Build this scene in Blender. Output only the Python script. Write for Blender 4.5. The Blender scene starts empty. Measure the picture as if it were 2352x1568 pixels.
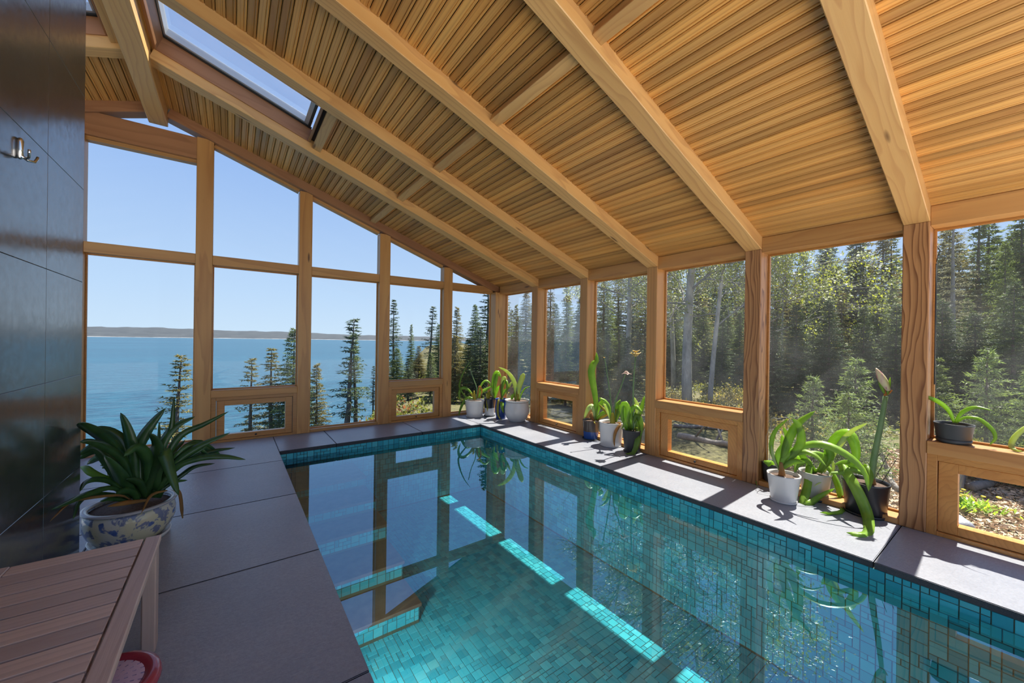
import bpy, bmesh, math, random
import numpy as np
from mathutils import Vector, Matrix, Quaternion

random.seed(7); RNG = np.random.default_rng(7)
SC = bpy.context.scene
COL = SC.collection

# ------------------------------------------------------------------ camera
FPX, W, H = 882.8, 2352, 1568
YAW, PITCH, ROLL = math.radians(36.1204), math.radians(-0.0774), math.radians(0.82623)
CAM = Vector((-4.3898, -6.5768, 1.45))
_f = Vector((math.sin(YAW)*math.cos(PITCH), math.cos(YAW)*math.cos(PITCH), math.sin(PITCH)))
_r = Vector((math.cos(YAW), -math.sin(YAW), 0)); _u = _r.cross(_f)
R_ = math.cos(ROLL)*_r + math.sin(ROLL)*_u
U_ = -math.sin(ROLL)*_r + math.cos(ROLL)*_u
F_ = _f
cd = bpy.data.cameras.new('camera'); cam = bpy.data.objects.new('camera', cd); COL.objects.link(cam)
cd.sensor_fit = 'HORIZONTAL'; cd.sensor_width = 36; cd.lens = 36*FPX/W
cd.clip_start = 0.05; cd.clip_end = 20000
m = Matrix((R_, U_, -F_)).transposed().to_4x4(); m.translation = CAM
cam.matrix_world = m
SC.camera = cam

# ------------------------------------------------------------------ sky, sun, exposure
SC.view_settings.view_transform = 'Standard'; SC.view_settings.look = 'None'
SC.view_settings.gamma = 1; SC.view_settings.use_curve_mapping = False
SC.view_settings.exposure = 1.07
wd = bpy.data.worlds.new('sky'); SC.world = wd; wd.use_nodes = True
nt = wd.node_tree; nt.nodes.clear()
_o = nt.nodes.new('ShaderNodeOutputWorld'); _b = nt.nodes.new('ShaderNodeBackground')
_tc = nt.nodes.new('ShaderNodeTexCoord'); _sx = nt.nodes.new('ShaderNodeSeparateXYZ'); _rp = nt.nodes.new('ShaderNodeValToRGB')
nt.links.new(_tc.outputs['Generated'], _sx.inputs[0]); nt.links.new(_sx.outputs[2], _rp.inputs[0])
nt.links.new(_rp.outputs[0], _b.inputs[0]); nt.links.new(_b.outputs[0], _o.inputs[0])
_e = _rp.color_ramp.elements
_e[0].position = 0.0; _e[0].color = (0.56, 0.70, 0.86, 1)
_e[1].position = 1.0; _e[1].color = (0.17, 0.29, 0.66, 1)
_q = _e.new(0.10); _q.color = (0.47, 0.63, 0.86, 1)
_q = _e.new(0.35); _q.color = (0.30, 0.46, 0.80, 1)
_b.inputs[1].default_value = 0.56
sl = bpy.data.lights.new('sun', 'SUN'); so = bpy.data.objects.new('sun', sl); COL.objects.link(so)
sl.energy = 7.3; sl.color = (1.0, 0.93, 0.82); sl.angle = math.radians(0.55)
SUN = Vector((1.0, 0.04, 1.88)).normalized()
so.rotation_euler = SUN.to_track_quat('Z', 'Y').to_euler(); so.location = (12, 0, 24)
SC.cycles.max_bounces = 14; SC.cycles.diffuse_bounces = 7; SC.cycles.transparent_max_bounces = 16
SC.cycles.sample_clamp_indirect = 6.0

# ------------------------------------------------------------------ pixel helpers (photograph frame 2352x1568)
def ray(px, py): return F_ + R_*((px-W/2)/FPX) - U_*((py-H/2)/FPX)
def on_z(px, py, z):
    v = ray(px, py); return CAM + v*((z-CAM.z)/v.z)
def at_dist(px, py, dist):
    v = ray(px, py); return CAM + v*(dist/math.hypot(v.x, v.y))
def depth(P): return (Vector(P)-CAM).dot(F_)

# ------------------------------------------------------------------ material helpers
class NG:
    def __init__(s, name):
        s.m = bpy.data.materials.new(name); s.m.use_nodes = True; s.t = s.m.node_tree; s.t.nodes.clear()
        s.out = s.t.nodes.new('ShaderNodeOutputMaterial')
    def n(s, typ, ins=None, **kw):
        nd = s.t.nodes.new(typ)
        for k, v in kw.items(): setattr(nd, k, v)
        for k, v in (ins or {}).items(): s.put(nd.inputs[k], v)
        return nd
    def put(s, sock, v):
        if isinstance(v, bpy.types.NodeSocket): s.t.links.new(v, sock)
        else:
            if isinstance(v, (tuple, list)) and len(v) == 3 and sock.type == 'RGBA': v = (*v, 1)
            sock.default_value = v
    def math(s, op, a, b=0.0, c=0.0):
        nd = s.n('ShaderNodeMath', operation=op); s.put(nd.inputs[0], a); s.put(nd.inputs[1], b); s.put(nd.inputs[2], c); return nd.outputs[0]
    def ramp(s, fac, stops, interp='LINEAR'):
        nd = s.n('ShaderNodeValToRGB', {0: fac}); cr = nd.color_ramp; cr.interpolation = interp
        while len(cr.elements) < len(stops): cr.elements.new(0.5)
        for e, (p, c) in zip(cr.elements, stops): e.position = p; e.color = (*c, 1)
        return nd.outputs[0]
    def mix(s, fac, a, b, blend='MIX'):
        nd = s.n('ShaderNodeMix', data_type='RGBA', blend_type=blend)
        s.put(nd.inputs[0], fac); s.put(nd.inputs[6], a); s.put(nd.inputs[7], b); return nd.outputs[2]
    def noise(s, vec, scale, detail=3, rough=.55, dist=0.0):
        return s.n('ShaderNodeTexNoise', {'Vector': vec, 'Scale': scale, 'Detail': detail, 'Roughness': rough, 'Distortion': dist}).outputs[0]
    def bump(s, h, strength, dist=0.01):
        return s.n('ShaderNodeBump', {'Height': h, 'Strength': strength, 'Distance': dist}).outputs[0]
    def pbsdf(s, color, rough, **kw):
        ins = {'Base Color': color, 'Roughness': rough}; ins.update({k.replace('_', ' '): v for k, v in kw.items()})
        return s.n('ShaderNodeBsdfPrincipled', ins).outputs[0]
    def done(s, sh): s.t.links.new(sh, s.out.inputs[0]); return s.m
    def objrand(s): return s.n('ShaderNodeObjectInfo').outputs['Random']
    def objco(s): return s.n('ShaderNodeTexCoord').outputs['Object']
    def map(s, vec, scale=(1, 1, 1), loc=(0, 0, 0)):
        return s.n('ShaderNodeMapping', {'Vector': vec, 'Scale': scale, 'Location': loc}).outputs[0]

def wood(name, light, mid, dark, rough=.45, ring=26.0, contrast=1.0, knots=True, spread=.5, bumpy=.15, amp=.16, fx=.55):
    g = NG(name); co = g.objco(); rnd = g.objrand()
    off = g.n('ShaderNodeCombineXYZ', {0: g.math('MULTIPLY', rnd, 37.0), 1: g.math('MULTIPLY_ADD', rnd, .3, .03), 2: g.math('MULTIPLY_ADD', rnd, -.25, .07)}).outputs[0]
    pos = g.n('ShaderNodeVectorMath', {0: co, 1: off}, operation='ADD').outputs[0]
    lo = g.map(pos, (fx, 5, 5))
    warp = g.noise(lo, 1.1, 2, .5)
    st = g.map(pos, (.16, 1, 1))
    wst = g.n('ShaderNodeVectorMath', {0: st, 1: g.n('ShaderNodeCombineXYZ', {1: g.math('MULTIPLY', warp, amp), 2: g.math('MULTIPLY', warp, amp)}).outputs[0]}, operation='ADD').outputs[0]
    wv = g.n('ShaderNodeTexWave', {'Vector': wst, 'Scale': ring, 'Distortion': 1.2, 'Detail': 2.0, 'Detail Scale': 1.5}, wave_type='RINGS', rings_direction='X', wave_profile='SAW').outputs['Fac']
    fine = g.noise(g.map(pos, (3, 140, 140)), 1.0, 2, .6)
    big = g.noise(g.map(pos, (.4, 6, 6)), 1.0, 2, .5)
    base = g.ramp(big, [(.3, mid), (.7, light)])
    tone = g.ramp(rnd, [(0, (1-.55*spread,)*3), (.5, (1, 1, 1)), (1, (1+.35*spread, 1+.32*spread, 1+.2*spread))])
    base = g.mix(1.0, base, tone, 'MULTIPLY')
    late = g.ramp(wv, [(0, (0, 0, 0)), (.55, (.12*contrast,)*3), (.92, (.75*contrast,)*3), (1, (.1, .1, .1))])
    c = g.mix(late, base, dark)
    c = g.mix(g.math('MULTIPLY', g.math('SUBTRACT', fine, .42), .5*contrast), c, dark)
    if knots:
        vo = g.n('ShaderNodeTexVoronoi', {'Vector': g.map(pos, (1.1, 5.5, 5.5)), 'Scale': 1.0, 'Randomness': 1.0}).outputs['Distance']
        kn = g.ramp(vo, [(0, (1, 1, 1)), (.055, (.8, .8, .8)), (.1, (0, 0, 0))])
        c = g.mix(kn, c, tuple(v*.35 for v in dark))
    nrm = g.bump(g.math('ADD', g.math('MULTIPLY', wv, .3), fine), bumpy, .003)
    return g.done(g.pbsdf(c, rough, Normal=nrm))

M = {}
M['beam'] = wood('fir beam', (.66, .40, .16), (.58, .32, .11), (.36, .15, .05), .42, 7, .5, True, .3, .15, .25, .8)
M['post'] = wood('fir post', (.54, .28, .11), (.46, .215, .08), (.15, .05, .015), .4, 10, 1.25, True, .15, .2, .19, 1.0)
M['board'] = wood('ceiling board', (.66, .36, .105), (.55, .255, .06), (.28, .10, .025), .36, 11, .5, False, .62)
M['rail'] = wood('cedar rail', (.58, .305, .10), (.50, .235, .07), (.28, .10, .03), .4, 8, .5, True, .3)
M['sash'] = wood('sash wood', (.58, .275, .075), (.50, .215, .055), (.29, .11, .03), .33, 10, .4, False, .3)
M['teak'] = wood('bench teak', (.62, .47, .40), (.55, .41, .34), (.38, .26, .21), .42, 9, .5, False, .45, .25)
M['red_and_shaded_wood'] = wood('curb and shaded gable cedar', (.40, .19, .085), (.33, .145, .06), (.20, .075, .03), .45, 9, .5, False, .3)  # reddish curb wood; on the gable its darker brown stands for shade

def simple(name, col, rough=.5, **kw):
    g = NG(name); return g.done(g.pbsdf(col, rough, **kw))
M['dark'] = simple('dark gasket', (.02, .022, .024), .5)
M['alu'] = simple('grey aluminium', (.55, .56, .58), .35, Metallic=.4)
M['chrome'] = simple('chrome', (.8, .8, .82), .12, Metallic=1.0)
M['roof'] = simple('roof underlay', (.03, .016, .01), .8)
M['soil'] = None

def stone(name, c1, c2, rough, bumps, scale=60):
    g = NG(name); co = g.objco(); rnd = g.objrand()
    p = g.n('ShaderNodeVectorMath', {0: co, 1: g.n('ShaderNodeCombineXYZ', {0: g.math('MULTIPLY', rnd, 31.0), 1: g.math('MULTIPLY', rnd, 17.0)}).outputs[0]}, operation='ADD').outputs[0]
    a = g.noise(p, 1.6, 4, .55); b = g.noise(p, scale, 4, .7); s = g.noise(g.map(p, (20, 70, 40)), 1, 3, .7)
    c = g.ramp(a, [(.3, c1), (.7, c2)])
    c = g.mix(g.ramp(b, [(.35, (.35, .35, .35)), (.65, (0, 0, 0))]), c, tuple(v*.6 for v in c1))
    c = g.mix(1.0, c, g.ramp(rnd, [(0, (.9, .9, .92)), (1, (1.08, 1.06, 1.04))]), 'MULTIPLY')
    nrm = g.bump(g.math('ADD', s, g.math('MULTIPLY', b, .8)), bumps, .006)
    return g.done(g.pbsdf(c, rough, Normal=nrm))
M['stone'] = stone('bluestone', (.255, .272, .318), (.33, .345, .385), .32, .35)
M['stone_edge_shaded'] = stone('shade-darkened split stone edge', (.045, .047, .052), (.085, .086, .09), .8, .9, 90)  # rough split edge, its colour darkened for the shade below the coping

def slate():
    g = NG('polished slate'); co = g.objco(); rnd = g.objrand()
    p = g.n('ShaderNodeVectorMath', {0: co, 1: g.n('ShaderNodeCombineXYZ', {0: g.math('MULTIPLY', rnd, 13.0), 1: g.math('MULTIPLY', rnd, 29.0)}).outputs[0]}, operation='ADD').outputs[0]
    a = g.noise(g.map(p, (1, 1.6, .5)), 2.5, 5, .6, .6)
    c = g.ramp(a, [(.3, (.030, .030, .034)), (.6, (.055, .055, .060)), (.8, (.085, .083, .088))])
    st = g.noise(g.map(p, (14, 14, .8)), 1.5, 4, .7)
    r = g.ramp(st, [(.3, (.12, .12, .12)), (.75, (.24, .24, .24))])
    nrm = g.bump(g.noise(p, 5, 2), .06, .02)
    return g.done(g.pbsdf(c, r, Normal=nrm, IOR=2.3))
M['slate'] = slate()

def mosaic():
    g = NG('teal mosaic tile')
    isl = g.n('ShaderNodeNewGeometry').outputs['Random Per Island']
    v = g.math('FRACT', g.math('ADD', isl, g.math('MULTIPLY', g.objrand(), 7.31)))
    c = g.ramp(v, [(0, (.03, .30, .37)), (.35, (.045, .38, .46)), (.65, (.055, .43, .50)), (.9, (.075, .48, .56)), (1, (.09, .42, .45))])
    return g.done(g.pbsdf(c, .22))
M['mosaic'] = mosaic()
M['grout'] = simple('olive grout', (.075, .10, .07), .8)
def tread_m():
    g = NG('brown stone tread'); c = g.ramp(g.noise(g.objco(), 9, 4), [(.3, (.10, .062, .042)), (.7, (.17, .115, .08))])
    return g.done(g.pbsdf(c, .5))
M['tread'] = tread_m()

def glass(name, tint, film, refl_ior=1.45):
    g = NG(name)
    fr = g.n('ShaderNodeFresnel', {'IOR': refl_ior}).outputs[0]
    tr = g.n('ShaderNodeBsdfTransparent', {0: tint}).outputs[0]
    gl = g.n('ShaderNodeBsdfGlossy', {0: (1, 1, 1), 'Roughness': 0.01}).outputs[0]
    s = g.n('ShaderNodeMixShader', {0: g.math('MULTIPLY', fr, .17), 1: tr, 2: gl}).outputs[0]
    if film:
        nz = g.noise(g.map(g.objco(), (1, 1, 1)), 3.0, 4, .65)
        fac = g.math('MULTIPLY', g.ramp(nz, [(.3, (.25, .25, .25)), (.75, (1, 1, 1))]), film)
        tl = g.n('ShaderNodeBsdfTranslucent', {0: (.9, .92, .95)}).outputs[0]
        s = g.n('ShaderNodeMixShader', {0: fac, 1: s, 2: tl}).outputs[0]
    return g.done(s)
M['glass'] = glass('window glass', (.97, .985, .98), .006)
M['glass_salt'] = glass('salt filmed glass', (.96, .97, .97), .02)

def water():
    g = NG('pool water')
    nz = g.noise(g.objco(), 1.1, 2, .5)
    nrm = g.bump(nz, .003, .05)
    fr = g.n('ShaderNodeFresnel', {'IOR': 1.36, 'Normal': nrm}).outputs[0]
    tr = g.n('ShaderNodeBsdfTransparent', {0: (.83, .965, .97)}).outputs[0]
    gl = g.n('ShaderNodeBsdfGlossy', {0: (.62, .85, 1.0), 'Roughness': 0.0, 'Normal': nrm}).outputs[0]
    return g.done(g.n('ShaderNodeMixShader', {0: g.math('ADD', fr, .19), 1: tr, 2: gl}).outputs[0])
M['water'] = water()

def sea_m():
    g = NG('sea water'); co = g.objco()
    w1 = g.noise(g.map(co, (.10, .26, 1)), 1, 4, .62); w2 = g.noise(g.map(co, (.5, 1.1, 1)), 1, 4, .65)
    h = g.math('ADD', w1, g.math('MULTIPLY', w2, .35))
    big = g.noise(g.map(co, (.002, .006, 1)), 1, 3)
    c = g.ramp(big, [(.3, (.008, .058, .095)), (.7, (.014, .085, .13))])
    ch = g.noise(g.map(co, (.22, .6, 1)), 1, 5, .7)
    c = g.mix(g.ramp(ch, [(.38, (.75, .75, .75)), (.58, (0, 0, 0))]), c, (.004, .02, .045))
    wh = g.noise(g.map(co, (.14, .5, 1)), 1, 5, .72)
    c = g.mix(g.ramp(wh, [(.71, (0, 0, 0)), (.77, (.5, .5, .5))]), c, (.75, .8, .85))
    return g.done(g.pbsdf(c, .32, Normal=g.bump(h, .9, 1.2)))
M['sea'] = sea_m()

def leaf_m(name, c1, c2, rough=.4, trans=.35, var=.25, tcol=None):
    g = NG(name); rnd = g.objrand(); co = g.objco()
    nz = g.noise(co, 7, 3)
    c = g.ramp(nz, [(.3, c1), (.7, c2)])
    isl = g.n('ShaderNodeNewGeometry').outputs['Random Per Island']
    v = g.math('MULTIPLY_ADD', g.math('FRACT', g.math('ADD', rnd, isl)), var*2, 1-var)
    c = g.mix(1.0, c, g.n('ShaderNodeCombineColor', {0: v, 1: v, 2: v}).outputs[0], 'MULTIPLY')
    b = g.pbsdf(c, rough)
    t = g.n('ShaderNodeBsdfTranslucent', {0: g.mix(1.0, c, tcol or (1.9, 1.7, .7), 'MULTIPLY')}).outputs[0]
    return g.done(g.n('ShaderNodeMixShader', {0: trans, 1: b, 2: t}).outputs[0])
M['clivia'] = leaf_m('clivia leaf', (.026, .080, .022), (.065, .15, .035), .28, .2, .35)
M['leaf'] = leaf_m('amaryllis leaf', (.19, .34, .045), (.28, .44, .07), .38, .45, .22)
M['leaf_pale'] = leaf_m('pale strap leaf', (.34, .46, .19), (.46, .55, .26), .4, .4, .2)
M['leaf_dry'] = leaf_m('dry leaf', (.30, .16, .05), (.40, .24, .08), .7, .35, .25)
M['leaf_yellow'] = leaf_m('yellowing leaf', (.30, .30, .03), (.42, .36, .06), .5, .4, .2)
M['stem'] = leaf_m('flower stem', (.14, .24, .10), (.20, .31, .14), .5, .15, .15)
M['petal'] = leaf_m('pale petal', (.70, .50, .42), (.85, .72, .66), .5, .45, .1, (1, 1, 1))
M['petal_y'] = leaf_m('wilted petal', (.75, .62, .25), (.85, .78, .48), .5, .45, .1, (1.1, 1, .7))
M['needle'] = leaf_m('spruce needles', (.075, .112, .038), (.125, .17, .055), .6, .35, .45, (1.7, 1.6, .8))
M['needle_dark'] = leaf_m('dark spruce needles', (.036, .063, .030), (.065, .098, .042), .6, .3, .45, (1.5, 1.5, .9))
M['needle_light'] = leaf_m('young spruce needles', (.12, .18, .07), (.19, .25, .10), .6, .35, .4, (1.5, 1.5, .8))
M['needle_gold'] = leaf_m('sun bleached needles', (.12, .115, .035), (.20, .17, .05), .6, .35, .45, (1.4, 1.3, .8))
M['lichen'] = leaf_m('lichen twigs', (.20, .20, .12), (.34, .32, .19), .8, .3, .4, (1.2, 1.2, .9))
M['birch_leaf'] = leaf_m('birch leaves', (.16, .21, .035), (.27, .31, .05), .5, .45, .4)
M['bush'] = leaf_m('low bush leaves', (.085, .11, .025), (.17, .18, .04), .6, .35, .55)
M['grass'] = leaf_m('dry yellow grass', (.20, .18, .07), (.30, .26, .11), .7, .35, .4)
M['red_bush'] = leaf_m('reddish shrub leaves', (.22, .08, .04), (.30, .14, .05), .6, .35, .4, (1.3, 1.2, 1))
def bark(name, c1, c2, sc=8):
    g = NG(name); nz = g.noise(g.map(g.objco(), (3, 3, .9)), sc, 4, .7)
    return g.done(g.pbsdf(g.ramp(nz, [(.3, c1), (.7, c2)]), .9, Normal=g.bump(nz, .5, .02)))
M['bark'] = bark('spruce bark', (.07, .06, .055), (.16, .14, .125))
M['bark_grey'] = bark('grey bark', (.16, .155, .16), (.30, .29, .29))
M['bark_birch'] = bark('birch bark', (.22, .215, .20), (.48, .465, .43), 3)
M['drift'] = bark('driftwood', (.17, .155, .14), (.29, .265, .24))
def soil_m():
    g = NG('potting soil'); nz = g.noise(g.objco(), 90, 4, .7)
    return g.done(g.pbsdf(g.ramp(nz, [(.3, (.05, .03, .022)), (.7, (.17, .11, .08))]), .95, Normal=g.bump(nz, .8, .01)))
M['soil'] = soil_m()
def ground_m():
    g = NG('forest floor'); co = g.objco()
    a = g.noise(co, .35, 4, .6); b = g.noise(co, 9, 5, .7)
    c = g.ramp(a, [(.3, (.085, .075, .035)), (.5, (.13, .12, .04)), (.68, (.20, .17, .07))])
    c = g.mix(g.ramp(b, [(.4, (.6, .6, .6)), (.65, (0, 0, 0))]), c, (.05, .045, .025))
    return g.done(g.pbsdf(c, .95, Normal=g.bump(b, .8, .08)))
M['ground'] = ground_m()
def hill_m():
    g = NG('far headland'); co = g.objco(); z = g.n('ShaderNodeSeparateXYZ', {0: co}).outputs[2]
    b = g.noise(g.map(co, (.01, .01, .03)), 1, 5, .7)
    c = g.ramp(b, [(.35, (.020, .027, .036)), (.7, (.038, .046, .055))])
    beach = g.math('GREATER_THAN', g.math('ADD', g.math('MULTIPLY', z, -1.0), g.math('MULTIPLY', b, 6.0)), 1.0)
    return g.done(g.pbsdf(g.mix(beach, c, (.26, .25, .25)), .9))
M['hill'] = hill_m()

# ------------------------------------------------------------------ object helpers
def tag(o, label=None, cat=None, group=None, kind=None):
    if label: o['label'] = label
    if cat: o['category'] = cat
    if group: o['group'] = group
    if kind: o['kind'] = kind
    return o
def empty(name, loc=(0, 0, 0)):
    o = bpy.data.objects.new(name, None); COL.objects.link(o); o.location = loc; o.empty_display_size = .1; return o
def origin(o):
    v = Vector(o.location)
    while o.parent: o = o.parent; v = v + Vector(o.location)
    return v
def link(name, me, mat, parent=None, mw=None, loc=None):
    """one mesh object at world matrix mw (parents are unrotated, so offsets add up)"""
    o = bpy.data.objects.new(name, me); COL.objects.link(o)
    if mat is not None and len(me.materials) == 0: me.materials.append(mat)
    mw = (mw if mw is not None else Matrix.Translation(loc or (0, 0, 0))).copy()
    if parent is not None:
        o.parent = parent
        if parent.type == 'EMPTY': mw = Matrix.Translation(-origin(parent)) @ mw
        else: mw = PM[parent.name].inverted() @ mw
    PM[o.name] = mw if parent is None else (Matrix.Translation(origin(parent)) @ mw if parent.type == 'EMPTY' else PM[parent.name] @ mw)
    o.matrix_basis = mw
    return o
PM = {}
def mesh(name, v, f, smooth=False):
    me = bpy.data.meshes.new(name); me.from_pydata([tuple(p) for p in v], [], [tuple(q) for q in f])
    if smooth: me.polygons.foreach_set('use_smooth', [True]*len(me.polygons))
    me.update(); return me
def bm_box(L, w, h, bev=0.004, seg=1):
    bm = bmesh.new(); bmesh.ops.create_cube(bm, size=1); bmesh.ops.scale(bm, vec=(L, w, h), verts=bm.verts)
    if bev: bmesh.ops.bevel(bm, geom=bm.edges[:], offset=bev, segments=seg, affect='EDGES')
    return bm
def bm_mesh(bm, name, smooth=False):
    me = bpy.data.meshes.new(name); bm.to_mesh(me); bm.free()
    if smooth: me.polygons.foreach_set('use_smooth', [True]*len(me.polygons))
    return me
def frame_mat(p0, p1, up):
    p0 = Vector(p0); p1 = Vector(p1); x = (p1-p0).normalized(); y = Vector(up).cross(x).normalized(); z = x.cross(y)
    mm = Matrix((x, y, z)).transposed().to_4x4(); mm.translation = (p0+p1)/2; return mm
def beam(name, p0, p1, w, h, mat, parent, up=(0, 0, 1), bev=.004):
    """box from p0 to p1; w across, h along 'up'; local X is the grain"""
    L = (Vector(p1)-Vector(p0)).length
    return link(name, bm_mesh(bm_box(L, w, h, bev), name), mat, parent, frame_mat(p0, p1, up))
def aabb(name, a, b, mat, parent, axis=None, bev=.003):
    """axis-aligned box between corners; grain along the longest side"""
    a = Vector(a); b = Vector(b); d = [abs(b[i]-a[i]) for i in range(3)]; c = (a+b)/2
    i = axis if axis is not None else max(range(3), key=lambda k: d[k])
    e = [Vector((1, 0, 0)), Vector((0, 1, 0)), Vector((0, 0, 1))][i]
    up = Vector((0, 0, 1)) if i != 2 else Vector((1, 0, 0))
    hh = d[2] if i != 2 else d[0]; ww = {0: d[1], 1: d[0], 2: d[1]}[i]
    return beam(name, c-e*d[i]/2, c+e*d[i]/2, ww, hh, mat, parent, up, bev)
def join_boxes(name, boxes, mat, parent, bev=.002, center=None):
    bm = bmesh.new(); c = Vector(center) if center else (Vector(boxes[0][0])+Vector(boxes[-1][1]))/2
    for a, b in boxes:
        a = Vector(a); b = Vector(b); t = bm_box(*[abs(b[i]-a[i]) for i in range(3)], bev)
        tm = bpy.data.meshes.new('t'); bmesh.ops.translate(t, vec=(a+b)/2-c, verts=t.verts); t.to_mesh(tm); t.free()
        bm.from_mesh(tm); bpy.data.meshes.remove(tm)
    return link(name, bm_mesh(bm, name), mat, parent, loc=c)
def prism(name, poly, n, mat, parent):
    """flat polygon (world points) given thickness vector n"""
    c = sum((Vector(p) for p in poly), Vector())/len(poly); n = Vector(n); k = len(poly)
    v = [Vector(p)-c-n/2 for p in poly]+[Vector(p)-c+n/2 for p in poly]
    f = [list(range(k))[::-1], list(range(k, 2*k))]+[[i, (i+1) % k, k+(i+1) % k, k+i] for i in range(k)]
    return link(name, mesh(name, v, f), mat, parent, loc=c)
def lathe(profile, seg=40, rib=None):
    """profile [(r,z)] -> verts, faces; rib=(count, depth, z0, z1) flutes the wall"""
    v, f = [], []
    for r, z in profile:
        for k in range(seg):
            a = 2*math.pi*k/seg; rr = r
            if rib and rib[2] < z < rib[3] and r > rib[4]: rr = r-rib[1]*(0.5+0.5*math.cos(rib[0]*a))
            v.append((rr*math.cos(a), rr*math.sin(a), z))
    n = len(profile)
    for i in range(n-1):
        for k in range(seg):
            f.append((i*seg+k, i*seg+(k+1) % seg, (i+1)*seg+(k+1) % seg, (i+1)*seg+k))
    f.append(tuple(range(seg))[::-1]); f.append(tuple((n-1)*seg+k for k in range(seg)))
    return v, f
def tube_geo(pts, rads, seg=8, v=None, f=None, cap=True):
    v = [] if v is None else v; f = [] if f is None else f
    pts = [Vector(p) for p in pts]; base = len(v); prev = None
    for i, p in enumerate(pts):
        t = (pts[min(i+1, len(pts)-1)]-pts[max(i-1, 0)]).normalized()
        a = Vector((0, 0, 1)) if abs(t.z) < .9 else Vector((1, 0, 0))
        x = t.cross(a).normalized() if prev is None else (prev-t*prev.dot(t)).normalized()
        prev = x; y = t.cross(x)
        for k in range(seg):
            an = 2*math.pi*k/seg; v.append(p+(x*math.cos(an)+y*math.sin(an))*rads[i])
    for i in range(len(pts)-1):
        for k in range(seg):
            f.append((base+i*seg+k, base+i*seg+(k+1) % seg, base+(i+1)*seg+(k+1) % seg, base+(i+1)*seg+k))
    if cap:
        f.append(tuple(base+k for k in range(seg))[::-1]); f.append(tuple(base+(len(pts)-1)*seg+k for k in range(seg)))
    return v, f
def tube(name, pts, rads, mat, parent, seg=8):
    c = Vector(pts[0]); v, f = tube_geo([Vector(p)-c for p in pts], rads, seg)
    return link(name, mesh(name, v, f, True), mat, parent, loc=c)

# ================================================================== SETTING
# measured frame: wall_right inner face X=0, wall_back inner face Y=0, deck top Z=0
SL = .353                                   # roof slope
def zr(x): return 2.434-SL*x                # underside of rafters
def zc(x): return 2.560-SL*x                # underside of ceiling boards
RX = -5.17                                  # ridge line
RY = [(-1.148, -1.316), (-2.346, -2.499), (-3.540, -3.693), (-4.732, -4.887), (-5.918, -6.070), (-7.10, -7.255)]
GX = [(-5.98, -5.80), (-4.787, -4.607), (-3.581, -3.405), (-2.377, -2.197), (-1.184, -1.003)]
YB = -6.98                                  # the room is modelled to just behind the camera
GXG, GYG = .205, .134                       # glass planes of the right and the back wall
ZT0, ZT1, ZS0, ZS1 = 2.42, 2.546, .621, .72
POOL = (-3.883, -.886, -7.6, -.884)         # x0,x1,y0,y1
ZW, ZF = -.12, -1.10

# --- floor
fl = tag(empty('floor'), 'blue-grey stone slab deck around the pool', kind='structure')
def slab(x0, x1, y0, y1, over=None):
    g = .003
    bm = bm_box(x1-x0-2*g, y1-y0-2*g, .045, .004, 2)
    for f_ in bm.faces: f_.material_index = 1 if abs(f_.normal.z) < .3 else 0  # side faces get the shade-darkened edge stone
    me = bm_mesh(bm, 'slab'); me.materials.append(M['stone']); me.materials.append(M['stone_edge_shaded'])
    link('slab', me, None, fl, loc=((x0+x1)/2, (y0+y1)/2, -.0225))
ys = [.16, -1.31, -2.505, -3.673, -4.865, -6.06, -7.25]
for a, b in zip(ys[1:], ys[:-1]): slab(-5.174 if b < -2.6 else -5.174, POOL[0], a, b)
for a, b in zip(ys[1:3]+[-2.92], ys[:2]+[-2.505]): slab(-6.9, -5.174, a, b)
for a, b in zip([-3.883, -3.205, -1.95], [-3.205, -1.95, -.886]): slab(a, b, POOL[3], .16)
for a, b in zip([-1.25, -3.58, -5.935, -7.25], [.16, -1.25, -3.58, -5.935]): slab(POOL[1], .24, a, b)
aabb('foundation', (-7.0, .16, -3.2), (.35, .36, -.05), M['stone'], fl)
aabb('foundation', (.24, -7.25, -1.4), (.36, .36, -.05), M['stone'], fl)
aabb('substrate', (-6.9, -7.6, -1.4), (POOL[0]-.03, .14, -.046), M['grout'], fl)
aabb('substrate', (POOL[0], POOL[3]+.03, -1.4), (.235, .15, -.046), M['grout'], fl)
aabb('substrate', (POOL[1]+.03, -7.6, -1.4), (.235, POOL[3]+.03, -.046), M['grout'], fl)

M['pale'] = simple('pale sun bounce ground', (.80, .78, .74), .8)  # unseen pale ground behind the camera, added to bounce sun indoors
aabb('bounce_ground', (-12, -22, -.30), (5, -7.62, -.02), M['pale'], fl, bev=0)
aabb('bounce_ground', (-12, -7.62, -.30), (POOL[0], -7.25, -.02), M['pale'], fl, bev=0)
aabb('bounce_ground', (POOL[1], -7.62, -.30), (5, -7.25, -.02), M['pale'], fl, bev=0)

# --- pool basin with mosaic
pb = tag(empty('pool_basin', (0, 0, ZF)), 'teal mosaic swimming pool basin with steps', kind='structure')
x0, x1, y0, y1 = POOL; ins = .012                      # tile face stands a little behind the coping edge
aabb('basin_wall', (x1+ins, y0, ZF-.1), (x1+ins+.02, y1+.03, -.046), M['grout'], pb, bev=0)
aabb('basin_wall', (x0-ins-.02, y0, ZF-.1), (x0-ins, y1+.03, -.046), M['grout'], pb, bev=0)
aabb('basin_wall', (x0, y1+ins, ZF-.1), (x1, y1+ins+.02, -.046), M['grout'], pb, bev=0)
aabb('basin_wall', (x0, y0-.1, ZF-.1), (x1, y0, -.046), M['grout'], pb, bev=0)
aabb('basin_floor', (x0-.05, y0, ZF-.08), (x1+.05, y1+.05, ZF), M['grout'], pb, bev=0)

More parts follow.
